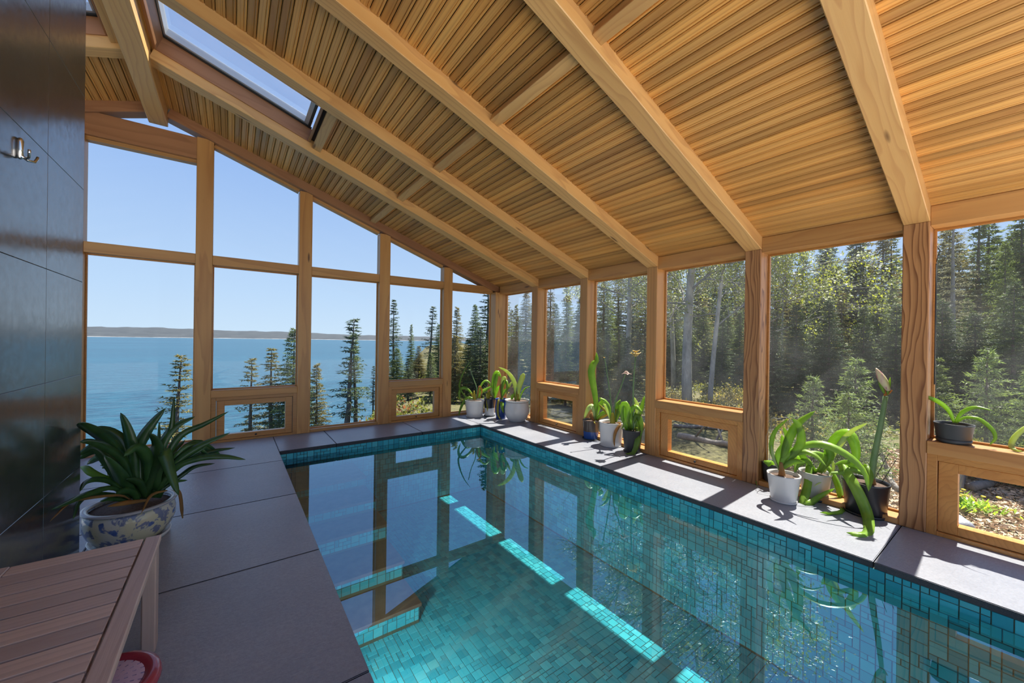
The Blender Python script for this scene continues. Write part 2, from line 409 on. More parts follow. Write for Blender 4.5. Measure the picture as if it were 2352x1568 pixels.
def layout(nu, nv, rnd):
    """random mosaic of 2x2, 2x1, 1x2 and 1x1 cells"""
    used = np.zeros((nu, nv), bool); out = []
    for i in range(nu):
        for j in range(nv):
            if used[i, j]: continue
            opts = [(2, 2)]*7+[(2, 1)]*2+[(1, 2)]*2+[(1, 1)]*2
            rnd.shuffle(opts)
            for a, b in opts+[(1, 1)]:
                if i+a <= nu and j+b <= nv and not used[i:i+a, j:j+b].any(): break
            used[i:i+a, j:j+b] = True; out.append((i, j, a, b))
    return out
tiles = []       # (corner, U, V, N)
rnd = random.Random(3); MOD = .040
def field(o, U, V, nu, nv, N):
    o, U, V, N = Vector(o), Vector(U), Vector(V), Vector(N)
    for i, j, a, b in layout(nu, nv, rnd):
        g = .0022
        tiles.append((o+U*(i*MOD+g)+V*(j*MOD+g), U*(a*MOD-2*g), V*(b*MOD-2*g), N*(.0045+rnd.random()*.0012)))
field((x0, -6.6, ZF), (1, 0, 0), (0, 1, 0), int((x1-x0)/MOD)+1, int((y1+6.6)/MOD)+1, (0, 0, 1))
nzr = int((-.046-ZF)/MOD)
field((x1+ins, y1+ins, -.046-nzr*MOD), (0, -1, 0), (0, 0, 1), int(5.9/MOD), nzr, (-1, 0, 0))
field((x0, y1+ins, -.046-nzr*MOD), (1, 0, 0), (0, 0, 1), int((x1-x0+.012)/MOD), nzr, (0, -1, 0))
# steps along the left side, going down towards the camera
SX = -3.0
tops = [(-.30, -1.52), (-.43, -1.98), (-.57, -2.38), (-.74, -2.88), (-.915, -3.31)]
for z, ye in tops:
    st = aabb('step', (x0, ye, ZF), (SX, y1+.01, z-.03), M['grout'], pb, bev=0)
    aabb('tread', (x0, ye-.02, z-.03), (SX+.02, y1 if z == tops[0][0] else ye+.5, z), M['tread'], st, axis=0, bev=.004)
prev = y1
for k, (z, ye) in enumerate(tops):
    lo = tops[k+1][0] if k < 4 else ZF
    nv = max(1, int((z-.03-lo)/MOD))
    field((x0, ye, z-.03-nv*MOD), (1, 0, 0), (0, 0, 1), int((SX-x0)/MOD), nv, (0, -1, 0))
    nv = int((z-.03-ZF)/MOD); yb = tops[k-1][1] if k else y1
    field((SX, ye, z-.03-nv*MOD), (0, 1, 0), (0, 0, 1), max(1, int((yb-ye)/MOD)), nv, (1, 0, 0))
def tile_key(t):
    c = t[0]+(t[1]+t[2])/2; v = c-CAM; dz = v.dot(F_)
    if dz < .3: return 0
    px = W/2+FPX*v.dot(R_)/dz; py = H/2-FPX*v.dot(U_)/dz
    if not (0 < px < W and 0 < py < H) or py > H-2: return 0
    nn = t[3].normalized(); area = t[1].length*t[2].length
    hit = CAM+(c-CAM)*((CAM.z+.0)/(CAM.z-c.z)) if c.z < 0 else c      # where the view line crosses deck level
    if not (POOL[0] < hit.x < POOL[1]) and c.x < -3: return 0
    return area*abs(nn.dot(v.normalized()))/(dz*dz)
tiles.sort(key=tile_key, reverse=True)
def tile_geo(t, c):
    o, U, V, N = t; o = o-c; e = .0012; u = U.normalized()*e; w = V.normalized()*e
    vs = [o, o+U, o+U+V, o+V, o+N+u+w, o+N+U-u+w, o+N+U+V-u-w, o+N+V+u-w]
    return vs, [(4, 5, 6, 7), (0, 1, 5, 4), (1, 2, 6, 5), (2, 3, 7, 6), (3, 0, 4, 7)]
for t in tiles[:300]:
    c = t[0]+(t[1]+t[2])/2; v, f = tile_geo(t, c)
    link('tile', mesh('tile', v, f), M['mosaic'], pb, loc=c)
V, Fc = [], []
for t in tiles[300:]:
    v, f = tile_geo(t, Vector((0, 0, ZF))); b = len(V); V += v; Fc += [tuple(b+i for i in q) for q in f]
tag(link('tile_field', mesh('tile_field', V, Fc), M['mosaic'], pb, loc=(0, 0, ZF)), kind='stuff')
wv = [(x0-.01, y0, 0), (x1+.01, y0, 0), (x1+.01, y1+.01, 0), (x0-.01, y1+.01, 0)]
tag(link('pool_water', mesh('pool_water', wv, [(0, 1, 2, 3)]), M['water'], None, loc=(0, 0, ZW)), 'clear still pool water mirroring the windows and sky', 'water', kind='stuff')

for yl in (-4.3,):  # unseen underwater light, added to brighten the pool floor
    pp = Vector((x0-ins+.004, yl, -.42))
    pl = tag(empty('pool_fill_light', pp), 'added, unseen round underwater lamp in the side wall of the pool below the deck edge', 'fill lamp')
    v, f = lathe([(.11, 0), (.11, .015), (.09, .022), (.09, .012)], 32)
    link('bezel', mesh('bezel', v, f[:-1], True), M['chrome'], pl, Matrix.Translation(pp) @ Matrix.Rotation(math.pi/2, 4, 'Y'))
    ll = bpy.data.lights.new('pool_fill_light_bulb', 'AREA'); ll.shape = 'DISK'; ll.size = .17; ll.energy = 16; ll.color = (.92, .98, 1.0)
    lo_ = bpy.data.objects.new('pool_fill_light_bulb', ll); COL.objects.link(lo_); lo_.parent = pl; lo_.location = (.035, 0, 0)
    lo_.rotation_euler = Vector((-1, 0, .75)).to_track_quat('Z', 'Y').to_euler()

# --- ceiling: boards, rafters, blocking, ridge
ce = tag(empty('ceiling', (RX, -3, 4.1)), 'sloping honey-coloured board ceiling on exposed wooden rafters', kind='structure')
BW = .0752                                 # board width along the slope
SKX = (-5.02, -3.63); SKY = (-2.346, -1.316)
LSKX = (-6.75, -5.40)
def board_mesh(name, L):
    w, t, c, gx, gw, gd = BW/2-.0026, .018, .0075, .019, .004, .006
    prof = [(-w, t), (-w, c), (-w+c, 0), (w-gx-gw, 0), (w-gx, gd), (w-gx+gw, 0), (w-c, 0), (w, c), (w, t)]
    v = [(-L/2, y, z) for y, z in prof]+[(L/2, y, z) for y, z in prof]; k = len(prof)
    f = [(i, i+1, k+i+1, k+i) for i in range(k-1)]+[(k-1, 0, k, 2*k-1)]+[tuple(range(k)), tuple(range(2*k-1, k-1, -1))]
    return mesh(name, v, f)
BMESH = board_mesh('board', 1.0); BMESH.materials.append(M['board'])
cs = math.cos(math.atan(SL))
def lay_boards(sign):
    n = int((5.55 if sign > 0 else 1.95)/cs/BW)
    br = random.Random(5 if sign > 0 else 6)
    cuts_all = [(a+b)/2 for a, b in RY]
    for k in range(n):
        sdist = (k+.5)*BW
        if sign > 0: x = .22-sdist*cs; z = zc(x)
        else: x = RX-.06-sdist*cs; z = zc(2*RX-x)
        if sign > 0 and x < RX+.06: continue
        cuts = sorted(br.sample(cuts_all[:5], 1 if br.random() < .55 else 2)) if sign > 0 else []
        spans = []; top = .16
        for c in sorted(cuts, reverse=True): spans.append((c, top)); top = c
        spans.append((YB, top))
        sk = SKX if sign > 0 else LSKX
        out = []
        for a, b in spans:
            if sk[0]-.03 < x < sk[1]+.03:
                lo, hi = SKY[0], SKY[1]
                if b > hi: out.append((max(a, hi), b))
                if a < lo: out.append((a, min(b, lo)))
            else: out.append((a, b))
        for a, b in out:
            if b-a < .05: continue
            xax = Vector((0, -1, 0)) if sign > 0 else Vector((0, 1, 0))
            zax = Vector((SL*sign, 0, 1)).normalized(); yax = zax.cross(xax)
            mm = Matrix((xax, yax, zax)).transposed().to_4x4() @ Matrix.Diagonal((b-a-.002, 1, 1, 1))
            mm.translation = (x, (a+b)/2, z+br.random()*.0015)
            link('board', BMESH, None, ce, mm)
lay_boards(1); lay_boards(-1)
def slope_pt(x, off, sign=1):
    xx = x if sign > 0 else 2*RX-x
    return zc(xx)+off
def deck_piece(xa, xb, ya, yb, sign=1):
    p = [(xa, ya, slope_pt(xa, .06, sign)), (xb, ya, slope_pt(xb, .06, sign)), (xb, yb, slope_pt(xb, .06, sign)), (xa, yb, slope_pt(xa, .06, sign))]
    prism('roof_deck', p, (0, 0, .06), M['roof'], ce)
for (xa, xb, ya, yb) in [(RX, .24, YB, SKY[0]+.0), (RX, .24, SKY[1], .36), (SKX[1], .24, SKY[0], SKY[1]), (RX, SKX[0], SKY[0], SKY[1])]: deck_piece(xa, xb, ya, yb)
for (xa, xb, ya, yb) in [(-7.3, RX, YB, SKY[0]), (-7.3, RX, SKY[1], .36), (-7.3, LSKX[0], SKY[0], SKY[1]), (LSKX[1], RX, SKY[0], SKY[1])]: deck_piece(xa, xb, ya, yb, -1)
def rafter(ya, yb, name='rafter', xa=.235, h=.150, mat='beam'):
    up = Vector((SL, 0, 1)).normalized()
    def pt(x): return Vector((x, (ya+yb)/2, zr(x)))+up*(h/2)
    return beam(name, pt(xa), pt(RX+.08), abs(yb-ya), h, M[mat], ce, up, .005)
for a, b in RY[:5]: rafter(a, b)
rafter(-.035, .15, 'gable_rafter', mat='red_and_shaded_wood')  # darker brown paints in the shade at the gable top
for a, b in RY[:5]+[(-.035, .15)]:
    up = Vector((-SL, 0, 1)).normalized()
    def pt(x): return Vector((x, (a+b)/2, zr(2*RX-x)))+up*.075
    beam('rafter', pt(-7.25), pt(RX-.08), abs(b-a), .150, M['red_and_shaded_wood'] if a > -.5 else M['beam'], ce, up, .005)  # gable rafter in the darker brown that stands for shade
aabb('ridge_beam', (RX-.092, YB, 4.135), (RX+.092, .06, 4.44), M['beam'], ce, bev=.006)
def block(x, ya, yb, w=.092, off=.066):
    up = Vector((SL, 0, 1)).normalized(); hgt = .08
    def pt(y): return Vector((x, y, zc(x)-off))+up*(hgt/2)
    beam('blocking', pt(ya), pt(yb), w, hgt, M['beam'], ce, up, .003)
ends = [(.0, RY[0][0])]+[(RY[i][1], RY[i+1][0]) for i in range(5)]
for a, b in ends: block(-2.52, a, b)
block(-3.575, SKY[1], SKY[0], .10)
for x in (-5.33, -6.8):      # trimmers of the left-hand roof window
    beam('blocking', (x, SKY[1], zc(2*RX-x)), (x, SKY[0], zc(2*RX-x)), .1, .14, M['beam'], ce, (-SL, 0, 1), .003)

# --- roof windows
def skylight(n, xr, sign, label):
    w = tag(empty('window_%d' % n, ((xr[0]+xr[1])/2, (SKY[0]+SKY[1])/2, slope_pt(sum(xr)/2, 0, sign))), label, kind='structure')
    s = sign
    def P(x, y, off): return Vector((x, y, slope_pt(x, off, s)))
    ya, yb = SKY; xa, xb = xr
    def bar(name, pa, pb, th, hh, mat): beam(name, pa, pb, th, hh, mat, w, (SL*s, 0, 1), .002)
    bar('curb', P(xa, yb+.0, .07), P(xb, yb, .07), .03, .16, M['red_and_shaded_wood']); bar('curb', P(xa, ya, .07), P(xb, ya, .07), .03, .16, M['red_and_shaded_wood'])
    bar('curb', P(xa, ya, .07), P(xa, yb, .07), .03, .16, M['red_and_shaded_wood']); bar('curb', P(xb, ya, .07), P(xb, yb, .07), .03, .16, M['red_and_shaded_wood'])
    i = .035
    for nm, off, hh, mat, i, th in [('gasket', .155, .014, M['dark'], .03, .03), ('sash', .20, .075, M['alu'], .05, .05)]:
        bar(nm, P(xa, yb-i, off), P(xb, yb-i, off), th, hh, mat); bar(nm, P(xa, ya+i, off), P(xb, ya+i, off), th, hh, mat)
        bar(nm, P(xa+i, ya, off), P(xa+i, yb, off), th, hh, mat); bar(nm, P(xb-i, ya, off), P(xb-i, yb, off), th, hh, mat)
    prism('pane', [P(xa+.05, ya+.05, .225), P(xb-.05, ya+.05, .225), P(xb-.05, yb-.05, .225), P(xa+.05, yb-.05, .225)], (0, 0, .008), M['glass'], w)
skylight(11, SKX, 1, 'long roof window in the ceiling near the ridge')
skylight(12, LSKX, -1, 'roof window in the far roof slope left of the ridge')

# --- right wall: posts and header
wr = tag(empty('wall_right', (.1, -4, 0)), 'wooden post wall of big windows facing the forest', kind='structure')
wb = tag(empty('wall_back', (-2.5, .07, 0)), 'wooden gable wall of windows facing the sea', kind='structure')
for q_, (a, b) in enumerate(RY): aabb('post', (0, b, 0), (.225, a, zr(.0)+.0), M['post'] if q_ > 2 else M['rail'], wr, axis=2, bev=.006)
aabb('corner_post', (-.085, -.10, 0), (.225, .155, zr(0)), M['rail'], wr, axis=2, bev=.005)
bays_r = [(-.10, RY[0][0])]+[(RY[i][1], RY[i+1][0]) for i in range(5)]
for a, b in bays_r: aabb('header', (.012, b, 2.397), (.212, a, 2.55), M['rail'], wr)
# --- back (gable) wall
for a, b in GX[1:]:
    aabb('post', (a, 0, 0), (b, .16, min(zr(a), zr(b))+.03), M['rail'], wb, axis=2, bev=.005)
aabb('post', (GX[0][0], 0, 0), (GX[0][1], .16, 4.0), M['rail'], wb, axis=2, bev=.005)
bays_g = [(GX[i][1], GX[i+1][0]) for i in range(4)]+[(GX[4][1], -.085)]
for a, b in bays_g: aabb('transom', (a, .008, ZT0), (b, .155, ZT1), M['rail'], wb)
aabb('tie_beam', (-6.9, .004, 3.80), (GX[1][0], .15, 4.078), M['red_and_shaded_wood'], wb, axis=0)  # shade high on the gable put into the wood colour
aabb('tie_trim', (-6.9, .05, 3.752), (GX[1][0], .15, 3.80), M['rail'], wb, axis=0)
for a, b in bays_g[1:]:
    if zr(b) > ZT1:
        beam('rake_trim', (a, .10, zr(a)-.02), (b, .10, zr(b)-.02), .10, .045, M['rail'], wb, (SL, 0, 1), .002)
prism('gable_pane', [(-6.3, GYG, 4.04), (-4.79, GYG, 4.04), (RX, GYG, 4.40)], (0, .008, 0), M['glass'], wb)

# --- windows
def window_right(n, a, b, awn, label):
    """bay from Y=a (far) to Y=b (near)"""
    w = tag(empty('window_%d' % n, (.1, (a+b)/2, 0)), label, kind='structure')
    zb = ZS1 if awn else .05
    if awn:
        aabb('sill', (-.004, b, ZS0), (.225, a, ZS1), M['rail'], w)
        join_boxes('awning_frame', [((.01, a-.055, .0), (.2, a, .621)), ((.01, b, .0), (.2, b+.055, .621)), ((.01, b+.055, .575), (.2, a-.055, .621)), ((.01, b+.055, 0), (.2, a-.055, .03))], M['sash'], w)
        sa = join_boxes('sash', [((.03, a-.16, .034), (.12, a-.06, .57)), ((.03, b+.06, .034), (.12, b+.16, .57)), ((.03, b+.16, .50), (.12, a-.16, .57)), ((.03, b+.16, .034), (.12, a-.16, .10))], M['sash'], w)
        prism('pane', [(.085, b+.16, .10), (.085, a-.16, .10), (.085, a-.16, .50), (.085, b+.16, .50)], (.008, 0, 0), M['glass'], sa)
        v, f = lathe([(.004, 0), (.006, .01), (.012, .014), (.012, .022), (.006, .026)], 14)
        mm = Matrix.Rotation(-math.pi/2, 4, 'Y'); mm.translation = (.03, (a+b)/2, .066)
        link('latch', mesh('latch', v, f, True), M['dark'], sa, mm)
    else:
        aabb('bottom_rail', (.012, b, 0), (.225, a, .05), M['rail'], w)
    g = .018
    join_boxes('glazing_bead', [((GXG-.035, a-g, zb), (GXG-.005, a, 2.397)), ((GXG-.035, b, zb), (GXG-.005, b+g, 2.397)), ((GXG-.035, b+g, 2.379), (GXG-.005, a-g, 2.397)), ((GXG-.035, b+g, zb), (GXG-.005, a-g, zb+g))], M['sash'], w)
    prism('pane', [(GXG, b, zb), (GXG, a, zb), (GXG, a, 2.397), (GXG, b, 2.397)], (.01, 0, 0), M['glass_salt'], w)
names_r = ['narrow full-height window beside the corner post', 'window over an awning vent, second from the corner', 'full-height window behind the blue, white and black pots',
           'window over an awning vent in front of the birches', 'full-height window behind the tall amaryllis bud', 'window over an awning vent with a plant bowl on its sill', 'window nearest the camera on the forest side']
for i, (a, b) in enumerate(bays_r): window_right(i+1, a, b, i in (1, 3, 5), names_r[i])
def window_back(n, a, b, awn, label):
    w = tag(empty('window_%d' % n, ((a+b)/2, .07, 0)), label, kind='structure')
    zb = ZS1 if awn else .045
    if awn:
        aabb('sill', (a, -.004, ZS0), (b, .155, ZS1), M['rail'], w)
        join_boxes('awning_frame', [((a, .01, .0), (a+.055, .15, .621)), ((b-.055, .01, .0), (b, .15, .621)), ((a+.055, .01, .575), (b-.055, .15, .621)), ((a+.055, .01, 0), (b-.055, .15, .03))], M['sash'], w)
        sa = join_boxes('sash', [((a+.06, .03, .034), (a+.15, .11, .57)), ((b-.15, .03, .034), (b-.06, .11, .57)), ((a+.15, .03, .50), (b-.15, .11, .57)), ((a+.15, .03, .034), (b-.15, .11, .10))], M['sash'], w)
        prism('pane', [(a+.15, .08, .10), (b-.15, .08, .10), (b-.15, .08, .50), (a+.15, .08, .50)], (0, .008, 0), M['glass'], sa)
        v, f = lathe([(.004, 0), (.006, .01), (.012, .014), (.012, .022), (.006, .026)], 14)
        mm = Matrix.Rotation(math.pi/2, 4, 'X'); mm.translation = ((a+b)/2, .03, .066)
        link('latch', mesh('latch', v, f, True), M['dark'], sa, mm)
    else:
        aabb('bottom_rail', (a, .012, 0), (b, .155, .045), M['red_and_shaded_wood'] if n == 8 else M['rail'], w)
    g = .016; gy0, gy1 = GYG-.03, GYG-.005
    join_boxes('glazing_bead', [((a, gy0, zb), (a+g, gy1, ZT0)), ((b-g, gy0, zb), (b, gy1, ZT0)), ((a+g, gy0, ZT0-g), (b-g, gy1, ZT0)), ((a+g, gy0, zb), (b-g, gy1, zb+g))], M['sash'], w)
    prism('pane', [(a, GYG, zb), (b, GYG, zb), (b, GYG, ZT0), (a, GYG, ZT0)], (0, .01, 0), M['glass'], w)
    if n == 8: up = [(a, GYG, ZT1), (b, GYG, ZT1), (b, GYG, 3.76), (a, GYG, 3.76)]
    else:
        za, zb2 = zr(a)-.03, zr(b)-.03
        if zb2 > ZT1: up = [(a, GYG, ZT1), (b, GYG, ZT1), (b, GYG, zb2), (a, GYG, za)]
        else: up = [(a, GYG, ZT1), ((2.404-ZT1)/SL, GYG, ZT1), (a, GYG, za)]
    prism('upper_pane', up, (0, .01, 0), M['glass'], w)
for i, (a, b) in enumerate(bays_g):
    nm = ['widest sea view window beside the dark tiled wall', 'sea window over an awning vent behind the big planter', 'full-height sea window with two leaning spruces outside',
          'tall window over the small awning vent with red shrub outside', 'narrow gable window next to the corner post'][i]
    window_back(i+8 if i < 3 else i+10, a, b, i in (1, 3), nm)

# --- dark tiled wall on the left
wl = tag(empty('wall_left', (-5.3, -6, 0)), 'tall wall clad in polished dark slate tiles', kind='structure')
aabb('core', (-5.50, -7.12, 0), (-5.188, -2.925, 4.12), M['dark'], wl, bev=.002)
tile_bm = bm_box(.5955, .5955, .012, .0015); TM = bm_mesh(tile_bm, 'slate_tile'); TM.materials.append(M['slate'])
for r in range(7):
    for c in range(7):
        z = .2985+.597*r; y = -2.92-.3-.6*c+.0
        mm = Matrix(((0, 0, 1, 0), (1, 0, 0, 0), (0, 1, 0, 0), (0, 0, 0, 1))); mm = mm @ Matrix.Diagonal((1.004, 1, 1, 1)); mm.translation = (-5.18, y, z)
        if z+.3 > 4.2: continue
        link('tile', TM, None, wl, mm)
aabb('edge_trim', (-5.50, -2.925, 0), (-5.174, -2.917, 4.12), M['slate'], wl, axis=2, bev=.001)

# ================================================================== FURNITURE
# --- robe hook on the dark wall
hk = tag(empty('robe_hook', (-5.174, -3.87, 2.28)), 'chrome double robe hook on the dark tiled wall', 'hook')
hp = Vector((-5.174, -3.87, 2.28))
v, f = tube_geo([hp+Vector((.008, 0, z)) for z in (-.045, -.04, .035, .047, .051)], [.004, .010, .011, .008, .003], 12)
link('back_plate', mesh('back_plate', [p-hp for p in map(Vector, v)], f, True), M['chrome'], hk, loc=hp)
for s in (1, -1):
    pts = [hp+Vector((.012, 0, -.03)), hp+Vector((.028, s*.012, -.042)), hp+Vector((.042, s*.030, -.038)), hp+Vector((.046, s*.042, -.02)), hp+Vector((.047, s*.046, -.008))]
    tube('prong', pts, [.006, .0055, .0055, .0055, .005], M['chrome'], hk, 10)

rd = tag(empty('shade_rod', (.175, -6.085, 1.2)), 'thin black rod hanging beside the knotty post', 'rod')
tube('rod', [(.175, -6.085, 1.15), (.175, -6.085, 2.12)], [.006, .006], M['dark'], rd, 8)
tube('hook', [(.175, -6.085, 2.12), (.165, -6.095, 2.17), (.17, -6.105, 2.22), (.175, -6.09, 2.26)], [.003]*4, M['dark'], rd, 6)

# --- slatted bench
BX0, BX1, BY1, BY0, BZ = -5.16, -4.651, -4.105, -5.888, .50
be = tag(empty('bench', (BX0, BY0, 0)), 'slatted teak bench against the dark tiled wall', 'bench')
aabb('frame_board', (BX1-.056, BY0, BZ-.028), (BX1, BY1, BZ), M['teak'], be, axis=1, bev=.004)
aabb('frame_board', (BX0, BY0, BZ-.028), (BX0+.05, BY1, BZ), M['teak'], be, axis=1, bev=.004)
ns = 20; pitch = (BY1-BY0)/ns
for k in range(ns):
    y = BY1-(k+.5)*pitch
    aabb('slat', (BX0+.052, y-pitch/2+.005, BZ-.022), (BX1-.062, y+pitch/2-.005, BZ-.0015), M['teak'], be, axis=0, bev=.002)
for x in (BX0+.02, BX1-.055):
    aabb('apron', (x, BY0+.05, BZ-.075), (x+.022, BY1-.05, BZ-.03), M['teak'], be, axis=1)
for y in (BY0+.02, BY1-.075):
    aabb('apron', (BX0+.05, y, BZ-.075), (BX1-.06, y+.022, BZ-.03), M['teak'], be, axis=0)
for x in (BX0+.005, BX1-.056):
    for y in (BY0+.01, BY1-.10):
        aabb('leg', (x, y, 0), (x+.05, y+.085, BZ-.028), M['teak'], be, axis=2, bev=.005)

# --- perforated stool under the bench edge
sc_ = Vector((-4.737, -4.787, 0))
stl = tag(empty('stool', sc_), 'round red plastic stool with a pink perforated seat under the bench', 'stool')
M['stool'] = simple('red plastic', (.34, .035, .06), .25, Coat_Weight=.5)
M['seat'] = simple('pink plastic', (.62, .46, .60), .35)
RS = .165
v, f = lathe([(RS*.80, .265), (RS*.95, .262), (RS*1.0, .285), (RS*.97, .303), (RS*.86, .310), (RS*.72, .300), (RS*.70, .285)], 48)
link('rim', mesh('rim', v, f[:-2], True), M['stool'], stl, loc=sc_)
bm = bmesh.new()           # seat ring by ring with slots left open
vs, fs = [], []
rings = [(0.0, .018)]+[(.018+k*.0101, .018+(k+1)*.0101) for k in range(10)]
for ri, (ra, rb) in enumerate(rings):
    n = 120
    for k in range(n):
        hole = ri in (2, 4, 6, 8, 10) and k % (12 if ri == 2 else 8 if ri == 4 else 6 if ri == 6 else 5) == 0
        a0, a1 = 2*math.pi*k/n, 2*math.pi*(k+1)/n
        if hole: continue
        b = len(vs); vs += [(r*math.cos(a), r*math.sin(a), .302-.06*r) for r, a in ((ra, a0), (rb, a0), (rb, a1), (ra, a1))]
        fs.append((b, b+1, b+2, b+3))
bm.free()
so_ = link('seat', mesh('seat', vs, fs), M['seat'], stl, loc=sc_)
so_.modifiers.new('thick', 'SOLIDIFY').thickness = -.006
v, f = lathe([(RS*.72, .27), (RS*.72, .272)], 40)
link('seat_underside', mesh('seat_underside', v, f), M['stool'], stl, loc=sc_)
for k in range(4):
    a = math.pi/4+k*math.pi/2; d = Vector((math.cos(a), math.sin(a), 0))
    tube('leg', [sc_+d*RS*1.0, sc_+d*RS*.85+Vector((0, 0, .27))], [.016, .022], M['stool'], stl, 10)

# ================================================================== PLANTS
def horiz(P): d = Vector(P)-CAM; d.z = 0; return d.normalized()
def catmull(P, n):
    P = [Vector(p) for p in P]; P = [P[0]*2-P[1]]+P+[P[-1]*2-P[-2]]; out = []
    segs = len(P)-3
    for i in range(n+1):
        s = min(i/n*segs, segs-1e-6); k = int(s); t = s-k; a, b, c, d = P[k:k+4]
        out.append(.5*((2*b)+(c-a)*t+(2*a-5*b+4*c-d)*t*t+(3*b-a-3*c+d)*t**3))
    return out
LR = random.Random(11); POT = {}
def leaf(parent, base, pts, wpx, mat, conv, blunt=False, dep=None, name='leaf', n=12, taper=.45, floor_z=0.0, wk=1.3):
    """strap leaf through photo points carried on the upright plane through the plant's own distance; tips lean towards or away"""
    d0 = horiz(base); dist0 = (Vector(base)-CAM).dot(d0)
    if dep is None: dep = LR.uniform(-.10, .10)
    P = []; k = len(pts)
    for i, p in enumerate(pts):
        px, py = conv(p); v = ray(px, py); dist = dist0+dep*(i/(k-1))**1.3
        if parent.name in POT:
            pc, ph, pr = POT[parent.name]; q3 = CAM+v*(dist/v.dot(d0)); sidev = Vector((-d0.y, d0.x, 0)); off = (q3-pc).dot(sidev)
            if i and q3.z < pc.z+ph*.97 and abs(off) < pr*1.05 and dist > dist0-pr-.01: dist = dist0-math.sqrt(max(0, (pr*1.05)**2-off*off))-.02
        if v.z < 0: dist = min(dist, (floor_z+.014-CAM.z)/v.z*v.dot(d0))
        P.append(CAM+v*(dist/v.dot(d0)))
    C = catmull(P, n); wid = wk*wpx/conv.s*depth(base)/FPX*math.cos(math.atan((conv(pts[0])[0]-W/2)/FPX))
    tilt = LR.uniform(-.6, .6); vs, fs = [], []
    for i, p in enumerate(C):
        t = i/n; tan = (C[min(i+1, n)]-C[max(i-1, 0)]).normalized()
        view = (p-CAM).normalized(); side = tan.cross(view)
        side = side.normalized() if side.length > 1e-4 else Vector((1, 0, 0))
        nrm = side.cross(tan).normalized()
        q = Quaternion(tan, tilt*(.3+t)); side = q @ side; nrm = q @ nrm
        w = taper+(1-taper)*min(1, t/.4)
        e = (1-t)/.45
        if not blunt: w *= math.sqrt(max(0, min(1, e)))*.97+.03
        else: w *= 1 if t < .9 else max(.3, (1-t)*8)
        h = wid*w/2
        vs += [p-side*h+nrm*h*.25, p, p+side*h+nrm*h*.25]
    for i in range(n):
        for j in range(2): fs.append((i*3+j, i*3+j+1, i*3+j+4, i*3+j+3))
    c = C[0]
    o = link(name, mesh(name, [p-c for p in vs], fs, True), M[mat], parent, loc=c)
    sm = o.modifiers.new('thick', 'SOLIDIFY'); sm.thickness = max(.0008, wid*.04); sm.offset = 0
    return o
def stalk(parent, base, pts, wpx, mat, conv, dep=0.0, name='stem', w2=.7):
    d0 = horiz(base); dist0 = (Vector(base)-CAM).dot(d0); P = []; k = len(pts)
    for i, p in enumerate(pts):
        v = ray(*conv(p)); P.append(CAM+v*((dist0+dep*i/(k-1))/v.dot(d0)))
    C = catmull(P, 10); r = wpx/conv.s*depth(base)/FPX/2*math.cos(math.atan((conv(pts[0])[0]-W/2)/FPX))
    return tube(name, C, [r*(1+(w2-1)*i/10) for i in range(11)], M[mat], parent, 10), C[-1]

def glaze(name, c, rough=.22, c2=None, zsplit=None, var=.1):
    g = NG(name); co = g.objco(); nz = g.noise(co, 12, 3)
    col = g.mix(g.math('MULTIPLY', nz, var*2), c, tuple(v*.6 for v in c))
    if c2:
        z = g.n('ShaderNodeSeparateXYZ', {0: co}).outputs[2]
        col = g.mix(g.math('GREATER_THAN', g.math('ADD', z, g.math('MULTIPLY', nz, .02)), zsplit), col, c2)
    return g.done(g.pbsdf(col, rough))
M['white_pot'] = glaze('white glaze', (.66, .65, .63)); M['grey_pot'] = glaze('grey white glaze', (.50, .50, .46), .35)
M['black_pot'] = glaze('black plastic', (.022, .022, .025), .35); M['char_pot'] = glaze('charcoal pot', (.045, .048, .05), .5)
M['blue_pot'] = glaze('cobalt glaze', (.02, .06, .26), .18)
M['blue_brown'] = glaze('blue glaze with brown rim', (.03, .085, .30), .2, (.075, .06, .05), .125)
M['black_white'] = glaze('white glaze with dark neck', (.62, .62, .62), .25, (.02, .022, .03), .17)
def blue_white():
    g = NG('blue and white porcelain'); co = g.objco()
    ww = g.n('ShaderNodeVectorMath', {0: co, 1: g.n('ShaderNodeTexNoise', {'Vector': co, 'Scale': 9.0}).outputs['Color']}, operation='MULTIPLY_ADD')
    ww.inputs[2].default_value = (0, 0, 0)
    warp = g.n('ShaderNodeVectorMath', {0: co, 1: g.n('ShaderNodeVectorMath', {0: g.n('ShaderNodeTexNoise', {'Vector': co, 'Scale': 7.0, 'Detail': 3.0}).outputs['Color'], 'Scale': .14}, operation='SCALE').outputs[0]}, operation='ADD').outputs[0]
    vo = g.n('ShaderNodeTexVoronoi', {'Vector': warp, 'Scale': 11.0}).outputs['Distance']
    nz = g.noise(warp, 14, 3, .6); n2 = g.noise(co, 5, 2)
    body = g.ramp(n2, [(.35, (.50, .51, .50)), (.6, (.56, .54, .36))])
    motif = g.ramp(vo, [(.0, (1, 1, 1)), (.24, (1, 1, 1)), (.30, (0, 0, 0))])
    brush = g.ramp(nz, [(.54, (0, 0, 0)), (.58, (1, 1, 1))])
    c = g.mix(motif, body, g.ramp(nz, [(.3, (.03, .06, .22)), (.6, (.12, .19, .38))]))
    c = g.mix(g.math('MULTIPLY', brush, .75), c, (.05, .09, .27))
    z = g.n('ShaderNodeSeparateXYZ', {0: co}).outputs[2]
    band = g.math('GREATER_THAN', g.math('ADD', z, g.math('MULTIPLY', g.noise(co, 22, 2), .05)), .325)
    c = g.mix(band, c, g.ramp(nz, [(.4, (.10, .15, .30)), (.6, (.32, .36, .44))]))
    return g.done(g.pbsdf(c, .14))
M['porcelain'] = blue_white(); M['porcelain_rim'] = simple('grey porcelain rim', (.38, .39, .40), .2)

